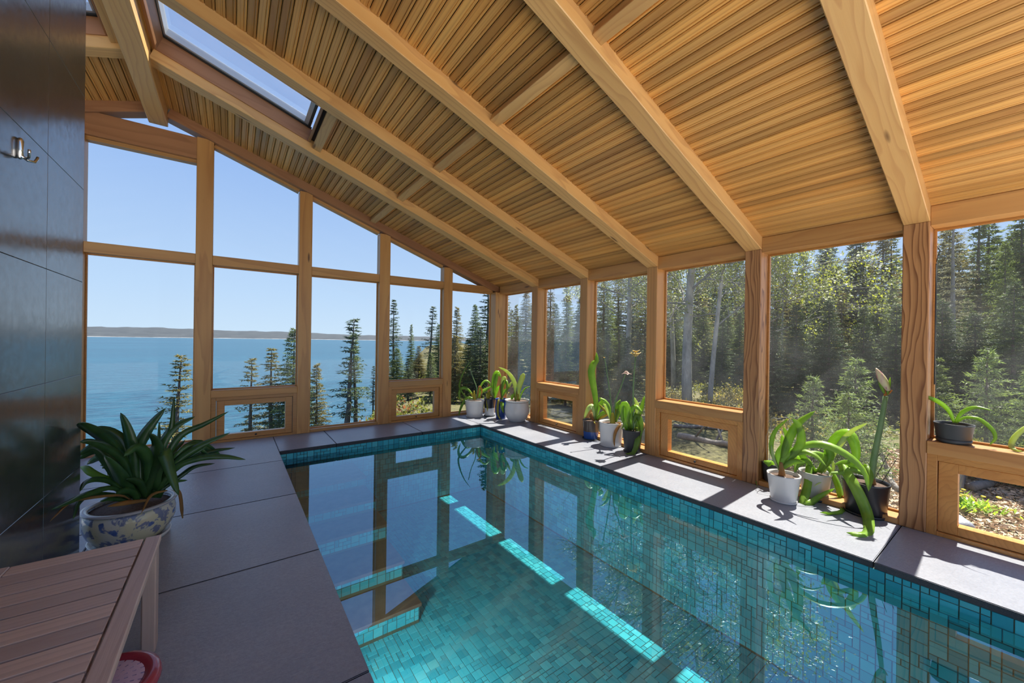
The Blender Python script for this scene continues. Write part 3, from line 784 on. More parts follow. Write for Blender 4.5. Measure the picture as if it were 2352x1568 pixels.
def pot_at(name, label, xc, yb, wr_, yt, wb_, mat, floor_z=0.0, form='cone', saucer=None, rib=None, group=None, back=0.0):
    """pot standing at the photo point (xc, yb); rim width wr_, rim front at yt, base width wb_ (photo pixels)"""
    P = on_z(xc, yb, floor_z); d = horiz(P); ct = math.cos(math.atan((xc-W/2)/FPX))
    P = P+d*back
    k = depth(P)/FPX*ct
    rb, rr = wb_*k/2, wr_*k/2
    ctr = P+d*rb; k = depth(ctr)/FPX*ct; rb, rr = wb_*k/2, wr_*k/2
    fr = ctr-d*rr; v = ray(xc, yt); hd = (fr-CAM).dot(d); z = (CAM+v*(hd/v.dot(d))).z; h = max(.08, z-floor_z)
    root = tag(empty(name, ctr), label, 'potted plant', group)
    POT[root.name] = (ctr.copy(), h, rr)
    t = .008
    if form == 'cone': prof = [(rb*.98, 0), (rb, .006), (rr*.985, h*.93), (rr, h*.94), (rr, h)]
    elif form == 'bowl': prof = [(rb*.95, 0), (rb, .006), (rr*.97, h*.9), (rr, h*.92), (rr, h)]
    elif form == 'round': prof = [(rb*.95, 0), (rb*1.02, .01), (rr*.86, h*.18), (rr*.98, h*.42), (rr*.99, h*.58), (rr*.90, h*.84), (rr*.88, h*.9), (rr*.97, h*.955), (rr, h*.985), (rr*.985, h)]
    elif form == 'fish': prof = [(rb*.96, 0), (rb, .012), (rb*1.16, h*.10), (rr*.90, h*.30), (rr*.975, h*.50), (rr*.985, h*.70), (rr*.955, h*.85), (rr*.92, h*.925)]
    if rib:
        fine = []
        for (r0, z0), (r1, z1) in zip(prof[:-1], prof[1:]): fine += [(r0+(r1-r0)*i/4, z0+(z1-z0)*i/4) for i in range(4)]
        prof = fine+[prof[-1]]
    topr, topz = prof[-1]
    inner = [(topr-t, topz), (topr-t*1.4, topz-.02), (topr*.93-t, topz-.05)]
    v, f = lathe(prof+inner, 72 if rib else 48, (rib[0], rib[1], h*.14, h*.86, 0) if rib else None)
    po = link('pot', mesh('pot', v, f[:-1], True), M[mat], root, loc=ctr)
    if form == 'fish':
        v, f = lathe([(rr*.915, h*.925), (rr*.99, h*.935), (rr*1.01, h*.965), (rr*.995, h*.995), (rr*.93, h), (rr*.86, h*.985), (rr*.86, h*.93)], 48)
        link('rim', mesh('rim', v, f[:-2], True), M['porcelain_rim'], po, loc=ctr)
    sz = h-.028 if form != 'fish' else h*.9
    sv, sf = lathe([(topr*.965-t, sz-.01), (topr*.965-t, sz), (topr*.5, sz+.012), (.01, sz+.016)], 32)
    link('soil', mesh('soil', sv, sf[:-2]+[sf[-1]], True), M['soil'], root, loc=ctr)
    if saucer:
        sr, sh, sm = saucer
        R0 = rb*sr
        v, f = lathe([(R0*.88, 0.0), (R0*.96, .002), (R0, sh), (R0-.006, sh), (R0*.9, .006)], 40)
        link('saucer', mesh('saucer', v, f, True), M[sm], root, loc=ctr)
        po.location.z += .004
    return root, ctr, h, rr
def cv(x0_, y0_, s):
    f = lambda p: (x0_+p[0]/s, y0_+p[1]/s)
    f.s = s; return f

# ---- big planter by the dark wall
c5 = cv(0, 850, 3.484)
root, ctr, h, rr = pot_at('potted_clivia', 'dark green clivia in a large blue-and-white porcelain bowl', 300, 1263, 224, 1180, 146, 'porcelain', form='fish', back=.06, saucer=(1.35, .03, 'white_pot'))
ctop = ctr+Vector((0, 0, h*.9))
CL = [([(1090, 1000), (1070, 800), (1050, 600), (1010, 450), (965, 340)], 85, 0), ([(1100, 1000), (1060, 750), (1130, 560), (1220, 420), (1320, 305)], 85, 0),
      ([(1150, 1030), (1200, 850), (1250, 700), (1250, 580), (1195, 500)], 95, -.1), ([(1060, 1000), (1010, 930), (930, 800), (835, 680)], 95, -.12),
      ([(1080, 1000), (1000, 740), (860, 620), (720, 570), (640, 575)], 60, -.42), ([(1090, 950), (950, 660), (800, 520), (680, 450), (625, 425)], 80, -.45),
      ([(1100, 960), (1000, 620), (900, 500), (770, 450)], 85, .08), ([(1180, 960), (1190, 760), (1150, 650), (1080, 620), (990, 690)], 80, -.16),
      ([(1240, 960), (1260, 760), (1310, 650), (1370, 820), (1430, 1000)], 100, -.2), ([(1220, 950), (1290, 620), (1370, 480), (1395, 210)], 52, .05),
      ([(1230, 950), (1300, 600), (1400, 450), (1560, 370)], 70, .05), ([(1230, 960), (1330, 700), (1450, 520), (1640, 430), (1830, 330)], 55, .1),
      ([(1240, 970), (1400, 740), (1600, 600), (1840, 500)], 66, .0), ([(1250, 980), (1420, 780), (1650, 660), (1880, 620)], 45, .15),
      ([(1240, 980), (1400, 780), (1600, 700), (1800, 690), (1965, 715)], 60, -.1), ([(1250, 990), (1440, 850), (1560, 770), (1720, 745)], 40, .1),
      ([(1040, 1020), (900, 900), (780, 870), (680, 900), (640, 970)], 45, -.42), ([(1050, 1030), (900, 940), (700, 990), (560, 1050), (410, 1115)], 42, -.85),
      ([(1100, 1050), (1060, 980), (980, 970), (920, 1000)], 60, -.15), ([(1080, 1055), (900, 1025), (800, 1050)], 40, -.12), ([(1000, 1000), (760, 990), (640, 1050), (585, 1190)], 36, -.6),
      ([(1110, 1000), (1130, 850), (1150, 740), (1130, 640)], 70, .1), ([(1130, 1000), (1080, 880), (1060, 760), (1090, 650)], 60, .12), ([(1180, 1000), (1230, 820), (1260, 740)], 60, .1),
      ([(1150, 1000), (1000, 840), (900, 770), (800, 760)], 55, .1), ([(1190, 980), (1270, 760), (1275, 560), (1275, 410)], 36, .12), ([(1210, 980), (1330, 740), (1390, 640), (1480, 560)], 60, .15),
      ([(1120, 1000), (960, 760), (850, 700), (700, 610)], 40, .12), ([(1230, 990), (1380, 900), (1500, 880)], 35, .1), ([(1170, 1020), (1110, 900), (1010, 870)], 60, -.1),
      ([(1200, 1000), (1340, 830), (1500, 700), (1660, 600)], 70, .05), ([(1060, 1010), (920, 880), (900, 760), (960, 700)], 70, .05)]
for k in range(16):
    a = LR.uniform(-1, 1); ln = LR.uniform(300, 520); x_ = 1120+a*140
    CL.append(([(x_, 1020), (x_+a*ln*.25, 1000-ln*.45), (x_+a*ln*.6, 1000-ln*.8), (x_+a*ln*1.0, 1000-ln*(.95-.35*abs(a)))], LR.uniform(60, 90), LR.uniform(.0, .3)))
for pts, w, dp in CL: leaf(root, ctop, pts, w, 'clivia', c5, dep=dp, n=14, taper=.6)
leaf(root, ctop, [(1050, 1040), (950, 1000), (650, 1030), (540, 1070), (400, 1210)], 22, 'leaf_dry', c5, dep=-.88)
leaf(root, ctop, [(1340, 960), (1210, 1000), (1130, 1145)], 24, 'leaf_dry', c5, dep=-.3); leaf(root, ctop, [(1380, 930), (1440, 990), (1462, 1185)], 26, 'leaf_dry', c5, dep=-.12, blunt=True)
leaf(root, ctop, [(1180, 1040), (1000, 1060), (860, 1090)], 40, 'leaf_dry', c5, dep=-.2)
leaf(root, ctop, [(960, 900), (760, 830), (690, 780), (645, 770)], 60, 'leaf', c5, dep=.15)

# ---- corner group
c2 = cv(1020, 820, 9.222)
root, ctr, h, rr = pot_at('potted_amaryllis', 'spindly amaryllis in a ribbed white pot left of the corner post', 1090, 959, 45.5, 922, 36, 'white_pot', saucer=(1.12, .014, 'white_pot'), rib=(30, .004), group='amaryllis pots on the pool coping')
B = ctr+Vector((0, 0, h))
for pts, w, mt in [([(640, 890), (560, 740), (440, 650), (350, 680), (320, 800), (360, 960)], 50, 'leaf'), ([(560, 890), (460, 840), (340, 680), (325, 560), (380, 380), (470, 200), (600, 50)], 30, 'leaf'),
                   ([(640, 890), (500, 850), (400, 980), (340, 1120), (310, 1250)], 45, 'leaf'), ([(700, 880), (780, 600), (880, 500), (960, 540), (1000, 640)], 38, 'leaf'), ([(720, 860), (800, 740), (900, 680), (1010, 610)], 55, 'leaf'),
                   ([(760, 880), (800, 720), (760, 620), (720, 640)], 26, 'leaf_dry'), ([(700, 880), (720, 740), (740, 640)], 30, 'leaf_dry'), ([(640, 890), (600, 800), (560, 760)], 40, 'leaf_yellow')]:
    leaf(root, B, pts, w, mt, c2, dep=LR.uniform(-.12, .05))
stalk(root, B, [(660, 900), (640, 800), (635, 710)], 60, 'leaf_yellow', c2, name='bulb', w2=.5)
stalk(root, B, [(680, 890), (690, 650), (600, 400), (552, 170)], 22, 'stem', c2)
root, ctr, h, rr = pot_at('potted_amaryllis', 'drooping amaryllis in a black-and-white pot, hindmost in the corner', 1124, 957, 26, 916, 22, 'black_white', group='amaryllis pots on the pool coping', saucer=(1.2, .02, 'char_pot'))
B = ctr+Vector((0, 0, h))
for pts, w, mt in [([(1060, 860), (1040, 600), (1080, 380), (1140, 320), (1210, 440)], 75, 'leaf'), ([(1050, 860), (1090, 500), (1120, 340), (1090, 620)], 80, 'leaf'), ([(1050, 850), (980, 760), (930, 880), (920, 1150)], 72, 'leaf_yellow'),
                   ([(1070, 880), (1120, 700), (1170, 600)], 50, 'leaf'), ([(1060, 860), (1000, 760), (1020, 660)], 40, 'leaf_pale')]:
    leaf(root, B, pts, w, mt, c2, dep=LR.uniform(-.15, 0))
root, ctr, h, rr = pot_at('potted_amaryllis', 'drooping amaryllis in a cobalt blue pot before the corner post', 1150, 963, 27, 917, 22, 'blue_pot', group='amaryllis pots on the pool coping', form='round')
B = ctr+Vector((0, 0, h))
for pts, w, mt in [([(1230, 850), (1280, 720), (1390, 640)], 48, 'leaf'), ([(1220, 850), (1240, 600), (1300, 500), (1340, 600), (1320, 800)], 55, 'leaf'), ([(1210, 860), (1150, 920), (1130, 1100), (1150, 1250), (1210, 1330)], 42, 'leaf_yellow'),
                   ([(1220, 850), (1240, 560), (1270, 430), (1320, 480)], 60, 'leaf_pale'), ([(1225, 850), (1230, 1000), (1260, 1190)], 62, 'leaf'), ([(1230, 850), (1380, 600), (1440, 520)], 45, 'leaf_pale'), ([(1215, 850), (1200, 640), (1210, 560)], 40, 'leaf_dry')]:
    leaf(root, B, pts, w, mt, c2, dep=LR.uniform(-.15, 0))
root, ctr, h, rr = pot_at('potted_amaryllis', 'strap-leaved amaryllis in a rounded white pot by the first vent window', 1187, 970, 57, 922, 36, 'white_pot', form='round', group='amaryllis pots on the pool coping')
B = ctr+Vector((0, 0, h))
for pts, w, mt in [([(1545, 920), (1520, 700), (1460, 480), (1330, 310), (1150, 210)], 75, 'leaf_pale'), ([(1570, 920), (1570, 700), (1640, 480), (1690, 340)], 85, 'leaf_pale'), ([(1600, 920), (1640, 770), (1720, 660), (1820, 620)], 28, 'leaf'),
                   ([(1520, 920), (1510, 760), (1480, 640)], 50, 'leaf'), ([(1430, 900), (1450, 830), (1480, 770)], 60, 'leaf'), ([(1500, 930), (1490, 820), (1470, 740)], 22, 'leaf_dry'), ([(1560, 930), (1560, 800), (1545, 700)], 60, 'leaf_yellow')]:
    leaf(root, B, pts, w, mt, c2, dep=LR.uniform(-.1, .05), blunt=(w == 85))
stalk(root, B, [(1560, 940), (1560, 840), (1555, 780)], 70, 'leaf_yellow', c2, name='bulb', w2=.6)

# ---- middle group
c1 = cv(1300, 780, 5.6)
root, ctr, h, rr = pot_at('potted_amaryllis', 'amaryllis with one tall twisted leaf in a blue pot with brown rim', 1357, 1011, 40, 968, 33, 'blue_brown', saucer=(1.22, .016, 'char_pot'), group='amaryllis pots on the pool coping')
B = ctr+Vector((0, 0, h))
for pts, w, mt in [([(375, 1030), (385, 800), (345, 560), (325, 400), (360, 300), (395, 270), (390, 160)], 72, 'leaf'), ([(380, 1020), (345, 860), (280, 890), (230, 1020)], 55, 'leaf_pale'), ([(380, 1020), (420, 870), (470, 790), (430, 745)], 50, 'leaf'),
                   ([(365, 1040), (340, 980), (330, 930)], 60, 'leaf_dry'), ([(390, 1030), (480, 940), (565, 945)], 38, 'leaf'), ([(400, 1030), (540, 950), (470, 880), (425, 830)], 32, 'leaf_yellow'), ([(370, 1030), (368, 1060), (378, 1085)], 14, 'leaf_yellow')]:
    leaf(root, B, pts, w, mt, c1, dep=LR.uniform(-.08, .05))
def flower(root, P, r, mat, n=6, droop=False, seed=1):
    rr_ = random.Random(seed)
    for k in range(n):
        a = 2*math.pi*k/n+rr_.uniform(-.2, .2); dr = Vector((math.cos(a), math.sin(a), 0)); up = Vector((0, 0, -1 if droop else 1))
        tip = P+dr*r*rr_.uniform(.75, 1.1)+up*r*rr_.uniform(.35, .8)
        C = catmull([P, P+dr*r*.35+up*r*.45, tip], 6); vs, fs = [], []
        for i, p in enumerate(C):
            tan = (C[min(i+1, 6)]-C[max(i-1, 0)]).normalized(); s = tan.cross(up).normalized()*(r*.42*math.sin(math.pi*min(.97, .12+.85*i/6)))
            vs += [p-s, p+dr*.0+up*r*.05, p+s]
        for i in range(6):
            for j in range(2): fs.append((i*3+j, i*3+j+1, i*3+j+4, i*3+j+3))
        o = link('petal', mesh('petal', [q-P for q in vs], fs, True), M[mat], root, loc=P)
        o.modifiers.new('thick', 'SOLIDIFY').thickness = .001
root, ctr, h, rr = pot_at('potted_amaryllis', 'amaryllis with a drooping pink-white bloom in a ribbed white pot', 1403, 1028, 56, 974, 50, 'white_pot', saucer=(1.06, .014, 'white_pot'), rib=(34, .006), group='amaryllis pots on the pool coping')
B = ctr+Vector((0, 0, h))
for pts, w, mt in [([(580, 1060), (560, 880), (500, 780), (435, 750)], 36, 'leaf'), ([(620, 1060), (680, 880), (745, 840)], 42, 'leaf'), ([(640, 1060), (700, 900), (780, 820)], 38, 'leaf'), ([(660, 1070), (700, 1080), (640, 1180), (620, 1280), (625, 1380)], 28, 'leaf_dry'),
                   ([(590, 1060), (520, 880), (480, 820)], 40, 'leaf_pale'), ([(630, 1060), (650, 860), (700, 770)], 50, 'leaf'), ([(610, 1060), (640, 920), (690, 890)], 44, 'leaf_yellow')]:
    leaf(root, B, pts, w, mt, c1, dep=LR.uniform(-.06, .06))
stalk(root, B, [(600, 1085), (600, 1000), (600, 940)], 72, 'leaf_yellow', c1, name='bulb', w2=.55)
_, tp = stalk(root, B, [(600, 1060), (565, 700), (515, 350), (492, 235)], 17, 'stem', c1); flower(root, tp, .022, 'petal_y', 4, seed=4)
_, tp = stalk(root, B, [(610, 1060), (640, 780), (710, 600), (775, 400)], 20, 'stem', c1); flower(root, tp, .07, 'petal', 6, True, 2)
root, ctr, h, rr = pot_at('potted_amaryllis', 'amaryllis with a starry yellow bloom and long drooping leaves in a black pot', 1452, 1041, 47, 991, 36, 'char_pot', saucer=(1.15, .012, 'black_pot'), group='amaryllis pots on the pool coping')
B = ctr+Vector((0, 0, h))
for pts, w, mt in [([(800, 1170), (730, 1020), (720, 860), (765, 820), (795, 900), (770, 1060), (710, 1150)], 55, 'leaf'), ([(820, 1170), (810, 980), (870, 960), (930, 1120), (920, 1300), (860, 1460), (760, 1462)], 65, 'leaf'),
                   ([(850, 1160), (900, 1000), (960, 900), (1010, 720)], 55, 'leaf'), ([(860, 1160), (830, 930), (900, 860), (1000, 960)], 46, 'leaf'), ([(780, 1170), (750, 1000), (735, 830)], 58, 'leaf'), ([(830, 1160), (910, 980), (965, 1100), (955, 1270)], 60, 'leaf'),
                   ([(870, 1160), (920, 900), (880, 740)], 45, 'leaf_pale'), ([(800, 1170), (840, 900), (960, 800)], 36, 'leaf_pale'), ([(880, 1160), (990, 1080), (985, 1180)], 40, 'leaf_dry')]:
    leaf(root, B, pts, w, mt, c1, dep=LR.uniform(-.1, .04))
_, tp = stalk(root, B, [(870, 1170), (865, 700), (875, 450), (895, 220)], 22, 'stem', c1)
flower(root, tp, .085, 'petal_y', 7, seed=6); flower(root, tp+Vector((0, 0, .05)), .06, 'petal_y', 5, seed=9)

# ---- near group
c7 = cv(1700, 830, 3.336)
root, ctr, h, rr = pot_at('potted_amaryllis', 'thin-leaved plant in a dark pot half hidden behind the white pot', 1781, 1122, 66, 1070, 54, 'char_pot', group='amaryllis pots on the pool coping', saucer=(1.2, .012, 'char_pot'))
B = ctr+Vector((0, 0, h))
for pts, w, mt in [([(240, 830), (190, 760), (120, 860), (130, 960)], 10, 'leaf'), ([(260, 830), (230, 780), (180, 760)], 50, 'leaf'), ([(280, 830), (330, 680), (320, 560)], 40, 'leaf'), ([(300, 830), (360, 660), (380, 560)], 46, 'leaf'), ([(250, 830), (400, 740), (500, 770)], 46, 'leaf')]:
    leaf(root, B, pts, w, mt, c7, dep=LR.uniform(-.06, .06))
def bent_wire(pts): return stalk(root, B, pts, 4, 'wire', c7, name='wire_hoop', w2=1)
M['wire'] = simple('galvanised wire', (.35, .35, .34), .4, Metallic=.6)
bent_wire([(205, 800), (205, 540), (300, 530), (430, 535), (425, 800)]); bent_wire([(225, 800), (235, 460), (290, 440), (385, 450), (380, 780)])
root, ctr, h, rr = pot_at('potted_amaryllis', 'long-leaved amaryllis in a glossy white pot, nearest the slab edge', 1799, 1158, 80, 1097, 60, 'white_pot', saucer=(1.08, .02, 'white_pot'), group='amaryllis pots on the pool coping')
B = ctr+Vector((0, 0, h))
for pts, w, mt in [([(300, 830), (240, 680), (265, 540), (370, 435)], 30, 'leaf'), ([(310, 830), (290, 720), (360, 600), (330, 500)], 46, 'leaf'), ([(315, 830), (400, 720), (465, 620), (455, 500), (400, 438)], 52, 'leaf'),
                   ([(310, 840), (330, 740), (470, 650), (620, 632), (760, 680), (880, 760), (960, 860), (985, 995)], 50, 'leaf'), ([(310, 830), (400, 770), (500, 770)], 40, 'leaf'), ([(320, 830), (350, 660), (430, 490), (575, 378)], 54, 'leaf'),
                   ([(300, 830), (260, 740), (240, 640)], 26, 'leaf_pale'), ([(310, 840), (430, 700), (560, 710), (660, 800)], 40, 'leaf')]:
    leaf(root, B, pts, w, mt, c7, dep=LR.uniform(-.16, .02), n=16)
stalk(root, B, [(320, 870), (318, 820), (312, 770)], 60, 'leaf_dry', c7, name='bulb', w2=.45)
root, ctr, h, rr = pot_at('potted_amaryllis', 'arching amaryllis with a folded leaf in a grey-white pot', 1871, 1150, 78, 1091, 60, 'grey_pot', saucer=(1.35, .02, 'black_pot'), group='amaryllis pots on the pool coping')
B = ctr+Vector((0, 0, h))
for pts, w, mt in [([(570, 860), (530, 790), (515, 950), (480, 1080), (530, 1092), (620, 1030), (725, 972)], 56, 'leaf'), ([(600, 850), (650, 740), (560, 700), (420, 712)], 40, 'leaf'), ([(610, 850), (690, 720), (640, 630)], 50, 'leaf'),
                   ([(570, 850), (660, 800), (740, 920), (785, 1080), (790, 1150), (700, 1165), (610, 1155)], 44, 'leaf'), ([(610, 850), (700, 630), (780, 560), (850, 570), (890, 700), (868, 825)], 72, 'leaf'), ([(640, 850), (750, 660), (850, 540), (975, 472)], 36, 'leaf_pale'),
                   ([(590, 850), (480, 730), (450, 640)], 44, 'leaf'), ([(560, 860), (520, 760), (440, 790), (420, 850)], 40, 'leaf'), ([(620, 860), (700, 760), (700, 860), (560, 960)], 18, 'leaf_pale')]:
    leaf(root, B, pts, w, mt, c7, dep=LR.uniform(-.16, .02), n=16)
root, ctr, h, rr = pot_at('potted_amaryllis', 'tall amaryllis bud on a thick stalk in a big black pot', 1987, 1189, 114, 1115, 96, 'black_pot', saucer=(1.14, .022, 'black_pot'), group='amaryllis pots on the pool coping')
B = ctr+Vector((0, 0, h))
for pts, w, mt in [([(1000, 880), (860, 830), (780, 850), (690, 850)], 42, 'leaf'), ([(980, 880), (860, 800), (780, 790), (880, 960), (965, 1150), (985, 1280), (940, 1330), (815, 1310)], 76, 'leaf'), ([(985, 880), (960, 800), (1000, 880), (985, 990)], 40, 'leaf'),
                   ([(990, 880), (900, 790), (800, 770), (720, 790)], 40, 'leaf')]:
    leaf(root, B, pts, w, mt, c7, dep=LR.uniform(-.25, -.1), n=18)
_, tp = stalk(root, B, [(1000, 910), (1035, 690), (1085, 450), (1115, 265)], 62, 'stem', c7, w2=.65)
stalk(root, B, [(1000, 930), (1003, 900), (1004, 870)], 90, 'leaf_dry', c7, name='bulb', w2=.5)
for a, b in [((1035, 890), (1142, 700)), ((1090, 920), (1200, 745)), ((985, 840), (1072, 705))]: stalk(root, B, [a, ((a[0]+b[0])/2, (a[1]+b[1])/2), b], 5, 'dark', c7, name='support_stick', w2=1)
def bud(root, base, tip, wmax, mat, base_w=.25):
    n = 12; A = Vector(base); T = Vector(tip); rads = [max(.001, wmax*(math.sin(math.pi*(.1+.88*(i/n)))**.8)) for i in range(n+1)]
    return tube('bud', [A.lerp(T, i/n) for i in range(n+1)], rads, M[mat], root, 14)
def px3(p, base):
    d0 = horiz(base); v = ray(*c7(p)); return CAM+v*((Vector(base)-CAM).dot(d0)/v.dot(d0))
gb = NG('amaryllis bud'); _z = gb.noise(gb.map(gb.objco(), (30, 30, 6)), 1.2, 2)
M['bud'] = gb.done(gb.pbsdf(gb.ramp(_z, [(.4, (.62, .60, .30)), (.56, (.60, .44, .34)), (.68, (.36, .10, .13))]), .4))
bud(root, px3((1140, 225), B), px3((1040, 50), B), .030, 'bud'); bud(root, px3((1130, 255), B), px3((1150, 120), B), .011, 'leaf'); bud(root, px3((1105, 245), B), px3((1055, 130), B), .012, 'leaf')
leaf(root, B, [(1105, 270), (1110, 240), (1095, 190)], 18, 'leaf_dry', c7, dep=0, name='bract'); leaf(root, B, [(1120, 260), (1140, 240), (1168, 218)], 18, 'leaf_dry', c7, dep=0, name='bract')

# ---- on the sill
root, ctr, h, rr = pot_at('potted_amaryllis', 'three-leaved young amaryllis in a charcoal bowl on the window sill', 2190, 1021, 98, 977, 80, 'char_pot', floor_z=ZS1, form='bowl', saucer=(1.08, .03, 'char_pot'), back=.02)
B = ctr+Vector((0, 0, h))
for pts, w in [([(1640, 470), (1600, 380), (1520, 310), (1400, 265), (1270, 265)], 46), ([(1645, 470), (1700, 390), (1800, 350), (1935, 375)], 38), ([(1655, 470), (1720, 430), (1830, 440), (1930, 520), (1955, 590), (1908, 642)], 37)]:
    leaf(root, B, pts, w, 'leaf', c7, dep=-.06, n=16, floor_z=ZS1, wk=1.1)
root, ctr, h, rr = pot_at('potted_amaryllis', 'pale strap-leaved plant on the sill at the picture edge', 2420, 1052, 100, 1000, 84, 'char_pot', floor_z=ZS1, form='bowl', back=.02)
B = ctr+Vector((0, 0, h))
for pts in [[(2370, 560), (2250, 480), (2120, 560), (2075, 640), (2110, 680), (2175, 690)], [(2380, 560), (2420, 400), (2500, 380)]]:
    leaf(root, B, pts, 60, 'leaf_pale', c7, dep=-.04, n=16, floor_z=ZS1, wk=1.0)
# ================================================================== OUTDOORS
SEA = -12.0
def ground_z(x, y):
    s = (x-(-4.0+.45*max(y, -2.0)))/1.1
    if y < 0.3: s = max(s, (x-.3)*4+2)
    t = min(1, max(0, (2.2-s)/10.5)); t = t*t*(3-2*t)
    base = -.42+.012*max(0, x-2)+.06*math.sin(x*.9+y*.6)*min(1, max(0, x-.6))+.05*math.sin(y*1.3-x*.5)*min(1, max(0, x-.6))
    return base*(1-t)+(SEA-1.5)*t
xs = np.concatenate([np.linspace(-14, 0, 22), np.linspace(.4, 14, 40), np.linspace(15, 70, 24)])
ysn = np.concatenate([np.linspace(-30, -10, 12), np.linspace(-9.5, 12, 60), np.linspace(13, 90, 36)])
vv, ff = [], []
for yy in ysn:
    for xx in xs:
        z = ground_z(xx, yy)
        if -7.2 < xx < .35 and yy < .36: z = min(z, -1.5)
        vv.append((xx, yy, z))
nx = len(xs)
for j in range(len(ysn)-1):
    for i in range(nx-1): ff.append((j*nx+i, j*nx+i+1, (j+1)*nx+i+1, (j+1)*nx+i))
tag(link('ground', mesh('ground', vv, ff, True), M['ground'], None), 'mossy forest ground falling to the shore', kind='structure')
R0 = 9000
tag(link('sea', mesh('sea', [(-R0, -200, 0), (R0, -200, 0), (R0, R0, 0), (-R0, R0, 0)], [(0, 1, 2, 3)]), M['sea'], None, loc=(0, 0, SEA)), 'blue sea with small wind waves', 'sea', kind='stuff')
# far headland
hv, hf = [], []; N = 220
for i in range(N+1):
    px = -500+i*(2600/N); b = at_dist(px, 775, 4200)
    prof = 104 if px < 260 else 104-(px-260)*.03
    top = max(12, prof*(.94+.05*math.sin(px*.021)+.03*math.sin(px*.09))-max(0, px-560)*.055)
    d = (b-CAM); d.z = 0; d.normalize()
    for k, (dd, zz) in enumerate([(0, -2), (25, 3.5), (70, 8), (330, top*.55), (800, top*.9), (1300, top), (1900, top*.7), (2300, -5)]):
        p = b+d*dd; hv.append((p.x, p.y, zz+(RNG.random()-.5)*top*.06*(k > 2)))
for i in range(N):
    for k in range(7): hf.append((i*8+k, (i+1)*8+k, (i+1)*8+k+1, i*8+k+1))
tag(link('headland', mesh('headland', hv, hf, True), M['hill'], None, loc=(0, 0, SEA)), 'low wooded headland with a pale beach across the water', kind='structure')

# ---- trees
def spruce_mesh(seed, H=8.0, R=1.7, whorls=34, per=6, droop=.25, bare=.06, ragged=.25, density=1.0, needle=.12, nw=.042, gap=0.0):
    r = np.random.default_rng(seed); V, Fx = [], []; WV, WF = [], []
    for i in range(whorls):
        t = bare+(1-bare)*(i+.5)/whorls; z = t*H
        Lm = R*(1-t)**.85*(1 if t > bare+.08 else .8)+.06*H*.2
        if gap and r.random() < gap: continue
        for j in range(per):
            L = Lm*(1-ragged*r.random()*1.6)
            if L < .05: continue
            a = 2*math.pi*(j+r.random()*.8)/per+i*1.3; dr = np.array([math.cos(a), math.sin(a), 0.])
            zz = z+r.uniform(-.5, .5)*H/whorls; n = max(3, int(L/.11*density)); s = (np.arange(n)+.6)/n
            lift = .30*(1-t)*0+.45*t-.05
            P = np.outer(s*L, dr); P[:, 2] = zz+L*(lift*s-droop*s**2*1.0+.22*droop*s**4)
            p0 = np.array([0, 0, zz]); tan = np.gradient(P, axis=0) if n > 1 else dr[None]
            tan /= np.linalg.norm(tan, axis=1)[:, None]+1e-9
            side = np.array([-dr[1], dr[0], 0.])
            WV0 = len(WV); mid = P[n//2]; w = .012+.006*L
            WV += [p0-side*w, p0+side*w, mid+side*w*.6, mid-side*w*.6, P[-1]]
            WF += [(WV0, WV0+1, WV0+2, WV0+3), (WV0+3, WV0+2, WV0+4)]
            for q in range(n):
                for sg in (-1, 1):
                    tl = L*.34*(1-s[q])**.6*(.7+.6*r.random())+.05
                    td = dr*.62+side*sg*.8+np.array([0, 0, r.uniform(-.28, .06)]); td /= np.linalg.norm(td)
                    m = max(2, int(tl/.055*density)); u = (np.arange(m)+.5)/m
                    base = P[q]+np.outer(u*tl, td)
                    for b in base:
                        for e in range(2):
                            nd = td*.75+r.normal(0, .48, 3); nd /= np.linalg.norm(nd); ln = needle*r.uniform(.7, 1.3)
                            sd = np.cross(nd, r.normal(0, 1, 3)); sd /= np.linalg.norm(sd)+1e-9
                            k = len(V); V += [b-sd*nw*.5, b+sd*nw*.5, b+nd*ln]; Fx.append((k, k+1, k+2))
    k = len(V)
    return (mesh('spruce_foliage', V, Fx), mesh('spruce_boughs', WV, WF), spruce_trunk(seed, H, bare))
def spruce_trunk(seed, H, bare, r0=None):
    r = random.Random(seed); r0 = r0 or H*.0125+.02; pts, rad = [], []
    for i in range(9):
        t = i/8; pts.append((r.uniform(-1, 1)*.012*H*t*(1-t), r.uniform(-1, 1)*.012*H*t*(1-t), -.3+(H+.3)*t)); rad.append(r0*(1-.93*t))
    v, f = tube_geo(pts, rad, 9); return mesh('spruce_trunk', v, f, True)
PROTO = {}
PROTO['full'] = spruce_mesh(1, 8, 1.75, 36, 7, .28, .05, .22)
PROTO['full2'] = spruce_mesh(2, 8, 1.5, 34, 6, .32, .08, .30)
PROTO['tall'] = spruce_mesh(3, 9, 1.25, 34, 5, .30, .22, .40, .9, gap=.1)
PROTO['sparse'] = spruce_mesh(4, 8, 1.1, 24, 5, .22, .28, .5, .8, gap=.18)
PROTO['young'] = spruce_mesh(5, 2.2, .85, 17, 7, .06, .03, .2, 1.35, .075, .022)
PROTO['young2'] = spruce_mesh(6, 2.2, .75, 17, 7, .03, .03, .22, 1.35, .075, .022)
PROTO['lichen'] = spruce_mesh(8, 9, 1.55, 30, 6, .36, .10, .45, .75, .10, .018)
PH = dict(full=8, full2=8, tall=9, sparse=8, young=2.2, young2=2.2, lichen=9)
MCACHE = {}
def shade(me, mat):
    key = (me.name, mat)
    if key not in MCACHE:
        c = me if len(me.materials) == 0 else me.copy()
        c.materials.clear(); c.materials.append(M[mat]); MCACHE[key] = c
    return MCACHE[key]
TR = random.Random(21)
